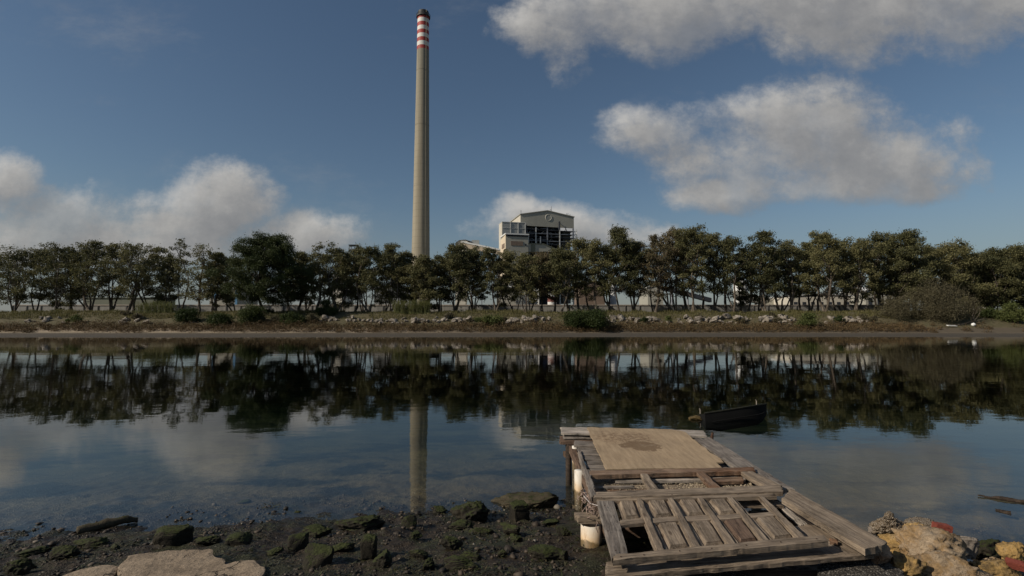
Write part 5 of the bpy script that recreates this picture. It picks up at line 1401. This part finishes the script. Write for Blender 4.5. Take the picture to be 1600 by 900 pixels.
    MB().box(0, 13.9, 0, 14, 0, za).build('wall', M['clad'], an)
    MB().prism([(0, 0), (14, 0), (14, za - 3.4), (7, za - 1.2), (0, za)], -.25, -.01)
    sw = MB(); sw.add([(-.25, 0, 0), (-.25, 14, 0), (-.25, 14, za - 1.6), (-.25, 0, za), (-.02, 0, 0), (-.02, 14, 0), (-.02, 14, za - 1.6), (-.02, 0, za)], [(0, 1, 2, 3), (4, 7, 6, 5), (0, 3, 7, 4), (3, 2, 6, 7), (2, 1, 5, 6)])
    sw.build('side_wall', plainmat('sunlit_cladding', (.66, .56, .42), .6, .08, .2, True), an)  # brighter colour carries the sunlight falling on the annex's left side
    MB().box(-.5, 14.3, -.6, 14, za + .02, za + .8).build('roof', M['roofw'], an)
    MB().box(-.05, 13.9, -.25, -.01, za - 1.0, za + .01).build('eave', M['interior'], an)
    MB().box(3.0, 10.6, -.2, -.01, Z2(383), Z2(376.3)).build('louvre', M['rust'], an)
    MB().box(11.7, 12.6, -.2, -.01, Z2(382.8), Z2(380)).build('window', M['interior'], an)
    MB().box(-.45, -.26, 2.5, 9.5, Z2(386), Z2(379)).build('louvre', M['rust'], an)
    for k in range(1, 14): MB().box(k - .06, k + .06, -.12, -.01, 0, Z2(3105.)).build('cladding_rib', M['clad'], an) if k % 2 else None
    # covered conveyor from the annex to the right
    cg = setp(empty('conveyor_gallery', tuple(O2), th), 'olive and grey covered gallery running right from the annex below the steelwork', 'conveyor gallery')
    g1, g0 = Z2(379.3), Z2(391.5)
    MB().prism([(14.0, g0), (20, g0 - .1), (24, g0 + .4), (34, g1 - 4.4), (34, g1 - 3.6), (26, g1 - .8), (24, g1), (14.0, g1)], 1, 6).build('wall', M['clad'], cg)
    MB().box(15.8, 18.6, .9, .999, g0, g1 - .3).build('cladding_panel', M['olive'], cg)
    MB().prism([(14.0, g1 + .01), (24, g1 + .01), (26, g1 - .79), (35, g1 - 3.9), (35, g1 - 3.4), (24, g1 + .5), (14.0, g1 + .5)], .7, 6.3).build('roof', M['olive'], cg)
    for s in (15, 21): MB().box(s, s + .5, 2, 2.5, 0, g0).build('leg', M['steel'], cg)
    # sloping conveyor building to the left
    D3 = 330.; O3 = P(712, 470, D3); O3[2] = 4.
    def Z3(py): return P(740, py, D3)[2] - 4.0
    cb = setp(empty('conveyor_building', tuple(O3), 0.), 'long cream conveyor building with sloping white roof between the chimney and the boiler house', 'building')
    def s3(px): return (px - 712) / F * D3
    MB().prism([(s3(711), 0), (s3(725), 0), (s3(735), Z3(380)), (s3(726), Z3(374.5)), (s3(716), Z3(375.5)), (s3(711), Z3(380))], 2, 12).build('head_house', M['clad_pale_and_sunlit'], cb)
    MB().prism([(s3(710.5), Z3(380)), (s3(716), Z3(375.2)), (s3(726), Z3(374.2)), (s3(736), Z3(377)), (s3(736), Z3(376.3)), (s3(726), Z3(373.5)), (s3(716), Z3(374.5)), (s3(709.5), Z3(380))], 1.6, 12.4).build('roof', M['steel'], cb)
    MB().prism([(s3(720), Z3(386)), (s3(792), Z3(400)), (s3(792), Z3(393.5)), (s3(720), Z3(378.6))], .5, 1.9).build('gallery_wall', plainmat('cream_gallery', (.58, .48, .36), .6, .1, .2, True), cb)
    MB().prism([(s3(719), Z3(378.5)), (s3(792), Z3(393.4)), (s3(792), Z3(391)), (s3(722), Z3(376.6))], .2, 5).build('gallery_roof', M['roofw'], cb)
    for px in (735, 752, 770): MB().box(s3(px), s3(px) + .6, 1, 1.6, 0, Z3(400)).build('leg', M['steel'], cb)
    MB().box(s3(736), s3(747.5), 3, 7, Z3(383), Z3(374)).build('filter_box', M['clad_blue'], cb)
station()

# ------------------------------------------------------------------ boundary wall and plant behind the trunks
def wall():
    D = 143.; z0 = 4.35
    x0, x1 = (20 - 800) / F * D, (1400 - 800) / F * D
    root = setp(empty('boundary_wall', ((x0 + x1) / 2, D, z0)), 'long grey concrete boundary wall with pale coping behind the tree trunks', 'wall')
    h = P(800, 476, D)[2] - z0; L = (x1 - x0) / 2
    m = plainmat('wall_concrete', (.27, .26, .24), .85, .3, .6, True)
    MB().box(-L, L, 0, .2, -.3, h - .25).build('wall_panel', m, root)
    MB().box(-L, L, -.15, .35, h - .249, h).build('coping', plainmat('coping_pale', (.42, .37, .32), .8, .15, 1.), root)
    n = 62; m2 = plainmat('wall_post', (.11, .105, .10), .85, .3, 1.)
    first = MB().box(-.14, .14, -.14, -.003, -.3, h - .251)
    o = first.build('post', m2, root, (-L, 0, 0))
    for i in range(1, n + 1):
        c = o.copy(); col.objects.link(c); c.parent = root; c.location = (-L + 2 * L * i / n, 0, 0)
wall()
def shed(px0, px1, ytop, D, label, mat, pitch=0., depth=8, stripe=None, name='shed', roofmat='roofw', windows=0):
    a = P(px0, ytop, D); b = P(px1, ytop, D); z0 = 4.1; h = a[2] - z0; w = b[0] - a[0]
    root = setp(empty(name, (a[0], D, z0)), label, 'building')
    MB().prism([(0, 0), (w, 0), (w, h), (w / 2, h + pitch), (0, h)], 0, depth).build('wall', M[mat], root)
    rf = MB(); rf.prism([(-.3, h + .02), (w/2, h + pitch + .02), (w/2, h + pitch + .3), (-.3, h + .3)], -.3, depth + .3); rf.prism([(w/2, h + pitch + .02), (w + .3, h + .02), (w + .3, h + .3), (w/2, h + pitch + .3)], -.3, depth + .3)
    rf.build('roof', M[roofmat], root)
    if stripe:
        for s0, s1 in stripe: MB().box(w * s0, w * s1, -.08, -.005, 0, h).build('stripe', plainmat('blue_paint', (.12, .26, .42), .5, .1), root)
    for k in range(windows):
        MB().box(w * (k + .3) / windows, w * (k + .7) / windows, -.06, -.005, h * .45, h * .7).build('window', M['interior'], root)
    return root
shed(328, 372, 451, 150, 'pale grey shed with narrow blue stripe seen under the trees left of the pine', 'clad', 0, 12, stripe=((.16, .24), (.9, .99)))
shed(520, 536, 432, 170, 'pale tall block seen between trunks right of the pine', 'clad_pale_and_sunlit', .8, 10)
shed(585, 640, 452, 150, 'grey low hall glimpsed behind trunks left of the chimney', 'clad_blue', 1.4, 12)
shed(130, 245, 466, 180, 'low dark industrial shed behind the wall in the far left', 'olive', 0, 10, roofmat='olive')
shed(776, 806, 452, 150, 'pale grey hall behind trunks left of the lattice frame', 'clad', 1., 10)
shed(905, 945, 446, 150, 'grey-brown hall behind trunks right of the large dark bush', 'rust', 1.2, 12, roofmat='clad')
shed(1012, 1036, 450, 175, 'pale ribbed shed behind trunks right of the tallest tree', 'clad', .8, 12)
shed(1236, 1330, 463, 150, 'long white low building behind the wall in the right half', 'clad_pale_and_sunlit', .6, 12, windows=7)
shed(1352, 1408, 455, 160, 'pale building behind the orange-lit trunk', 'clad', 1.5, 12, windows=4)
shed(1524, 1550, 462, 150, 'small white building glimpsed below the crowns near the right edge', 'clad_pale_and_sunlit', 1.4, 10)
def tank(px, w, ytop, D, label, mat, band=None):
    a = P(px, ytop, D); z0 = 4.1; h = a[2] - z0; r = w * D / F / 2; n = 32
    root = setp(empty('storage_tank', (a[0], D + r, z0)), label, 'tank')
    def cyl(r_, za, zb, nm, m):
        V = [(r_*math.cos(2*PI*k/n), r_*math.sin(2*PI*k/n), z) for z in (za, zb) for k in range(n)]
        Fc = [(k, (k+1) % n, n+(k+1) % n, n+k) for k in range(n)] + [tuple(range(n))[::-1], tuple(n+k for k in range(n))]
        link(nm, pymesh(nm, V, Fc), m, root)
    cyl(r, 0, h, 'shell', M[mat]); cyl(r * 1.04, h, h + .25, 'rim', M['steel_pale']); cyl(r * .3, h + .25, h + 1., 'vent', M['steel_pale'])
    if band:
        cyl(r * 1.01, h * .45, h * .62, 'red_band', plainmat('tank_red', (.22, .09, .075)))
tank(1162, 22, 438, 160, 'tall white tank seen between trunks below the low eucalyptus', 'roofw')
tank(863, 14, 446, 150, 'white tank with red band seen between trunks left of the large dark bush', 'roofw', True)
tank(958, 12, 436, 160, 'narrow white silo behind the trunk of the tallest tree', 'roofw')
def conveyor(a, b, D, label, mat, w=2.2):
    A, B = P(*a, D), P(*b, D); root = setp(empty('belt_conveyor', (A[0], D, 4.1)), label, 'conveyor')
    A = A - np.array([A[0], D, 4.1]); B = B - np.array([P(*a, D)[0], D, 4.1])
    MB().add([A + np.array([0, 0, -w/2]), B + np.array([0, 0, -w/2]), B + np.array([0, 0, w/2]), A + np.array([0, 0, w/2]),
              A + np.array([0, 2, -w/2]), B + np.array([0, 2, -w/2]), B + np.array([0, 2, w/2]), A + np.array([0, 2, w/2])],
             [(0, 1, 2, 3), (7, 6, 5, 4), (3, 2, 6, 7), (0, 4, 5, 1), (0, 3, 7, 4), (1, 5, 6, 2)]).build('gallery', M[mat], root)
    for f in (.15, .5, .85):
        p = A + (B - A) * f; MB().beam((p[0], 1, 0), (p[0], 1, p[2] - w / 2), .4).build('leg', M['steel'], root)
conveyor((1040, 450), (1112, 469), 156, 'dark sloping belt conveyor behind trunks in the right half', 'interior', 1.3)
conveyor((1150, 460), (1215, 475), 160, 'pale sloping covered conveyor right of the tall white tank', 'clad', 2.4)
conveyor((1205, 466), (1290, 463), 166, 'slim white pipe bridge above the wall in the right half', 'roofw', .6)
def lattice(px, w, ytop, D, label, nb=5, cat='lattice frame'):
    a = P(px, ytop, D); z0 = 4.1; h = a[2] - z0; W = w * D / F / 2
    root = setp(empty('lattice_frame', (a[0], D, z0)), label, cat); st_ = MB(); br = MB()
    for x in (-W, 0, W): st_.beam((x, 0, 0), (x, 0, h), .22); st_.beam((x, 2.5, 0), (x, 2.5, h), .22)
    for k in range(nb + 1):
        z = h * k / nb; st_.beam((-W, 0, z), (W, 0, z), .16)
        if k < nb:
            z2 = h * (k + 1) / nb
            for x in (-W, 0): br.beam((x, 0, z), (x + W, 0, z2), .12); br.beam((x + W, 0, z), (x, 0, z2), .12)
    st_.build('frame', M['steel_pale'], root); br.build('bracing', M['steel_pale'], root)
lattice(808, 26, 440, 158, 'pale steel lattice frame seen between trunks below the boiler house annex')
lattice(835, 14, 450, 158, 'narrower pale lattice frame right of the larger one, below the annex', 4)
def towertop():
    D = 200.; a = P(553, 383, D); z0 = 4.2; h = a[2] - z0; root = setp(empty('lookout_tower', (a[0], D, z0)), 'small dark tower platform just clearing the trees left of the chimney', 'tower')
    W = 1.6
    MB().box(-W, W, -W, W, h - .35, h).build('roof', M['interior'], root)
    for x in (-W + .15, W - .15):
        for y in (-W + .15, W - .15): MB().beam((x, y, 0), (x, y, h - .35), .22).build('leg', M['steel'], root)
    MB().box(-W, W, -W, W, h - 2.3, h - 1.6).build('cabin', M['steel'], root)
towertop()
def buoy():
    p = P(1521, 508.5, 103.5); me = bpy.data.meshes.new('buoy'); bm = bmesh.new(); bmesh.ops.create_uvsphere(bm, u_segments=20, v_segments=14, radius=.38)
    for v in bm.verts: v.co.z *= .92
    bm.to_mesh(me); bm.free(); z = float(zt(p[0], p[1]))
    root = setp(empty('buoy', (p[0], p[1], z + .02)), 'round white buoy resting on the far right shore', 'buoy')
    link('float', me, plainmat('white_plastic', (.8, .8, .78), .4, .03), root, (0, 0, .33), smooth=True)
    MB().tube([(-.05, 0, .66), (-.05, 0, .75), (.05, 0, .75), (.05, 0, .66)], .02, 6).build('handle', M['steel_pale'], root)
    p = P(1487, 509.5, 103.5); z = float(zt(p[0], p[1]))
    o = MB().box(-1., 1., -.25, .25, 0, .14).build('white_board', M['roofw'], None, (p[0], p[1], max(z, p[2]) + .02), .1); o.rotation_euler = (.2, .04, .1)
    setp(o, 'white board lying on the shore left of the white buoy', 'board')
buoy()
print('polys', sum(len(o.data.polygons) for o in scene.objects if o.type == 'MESH'))
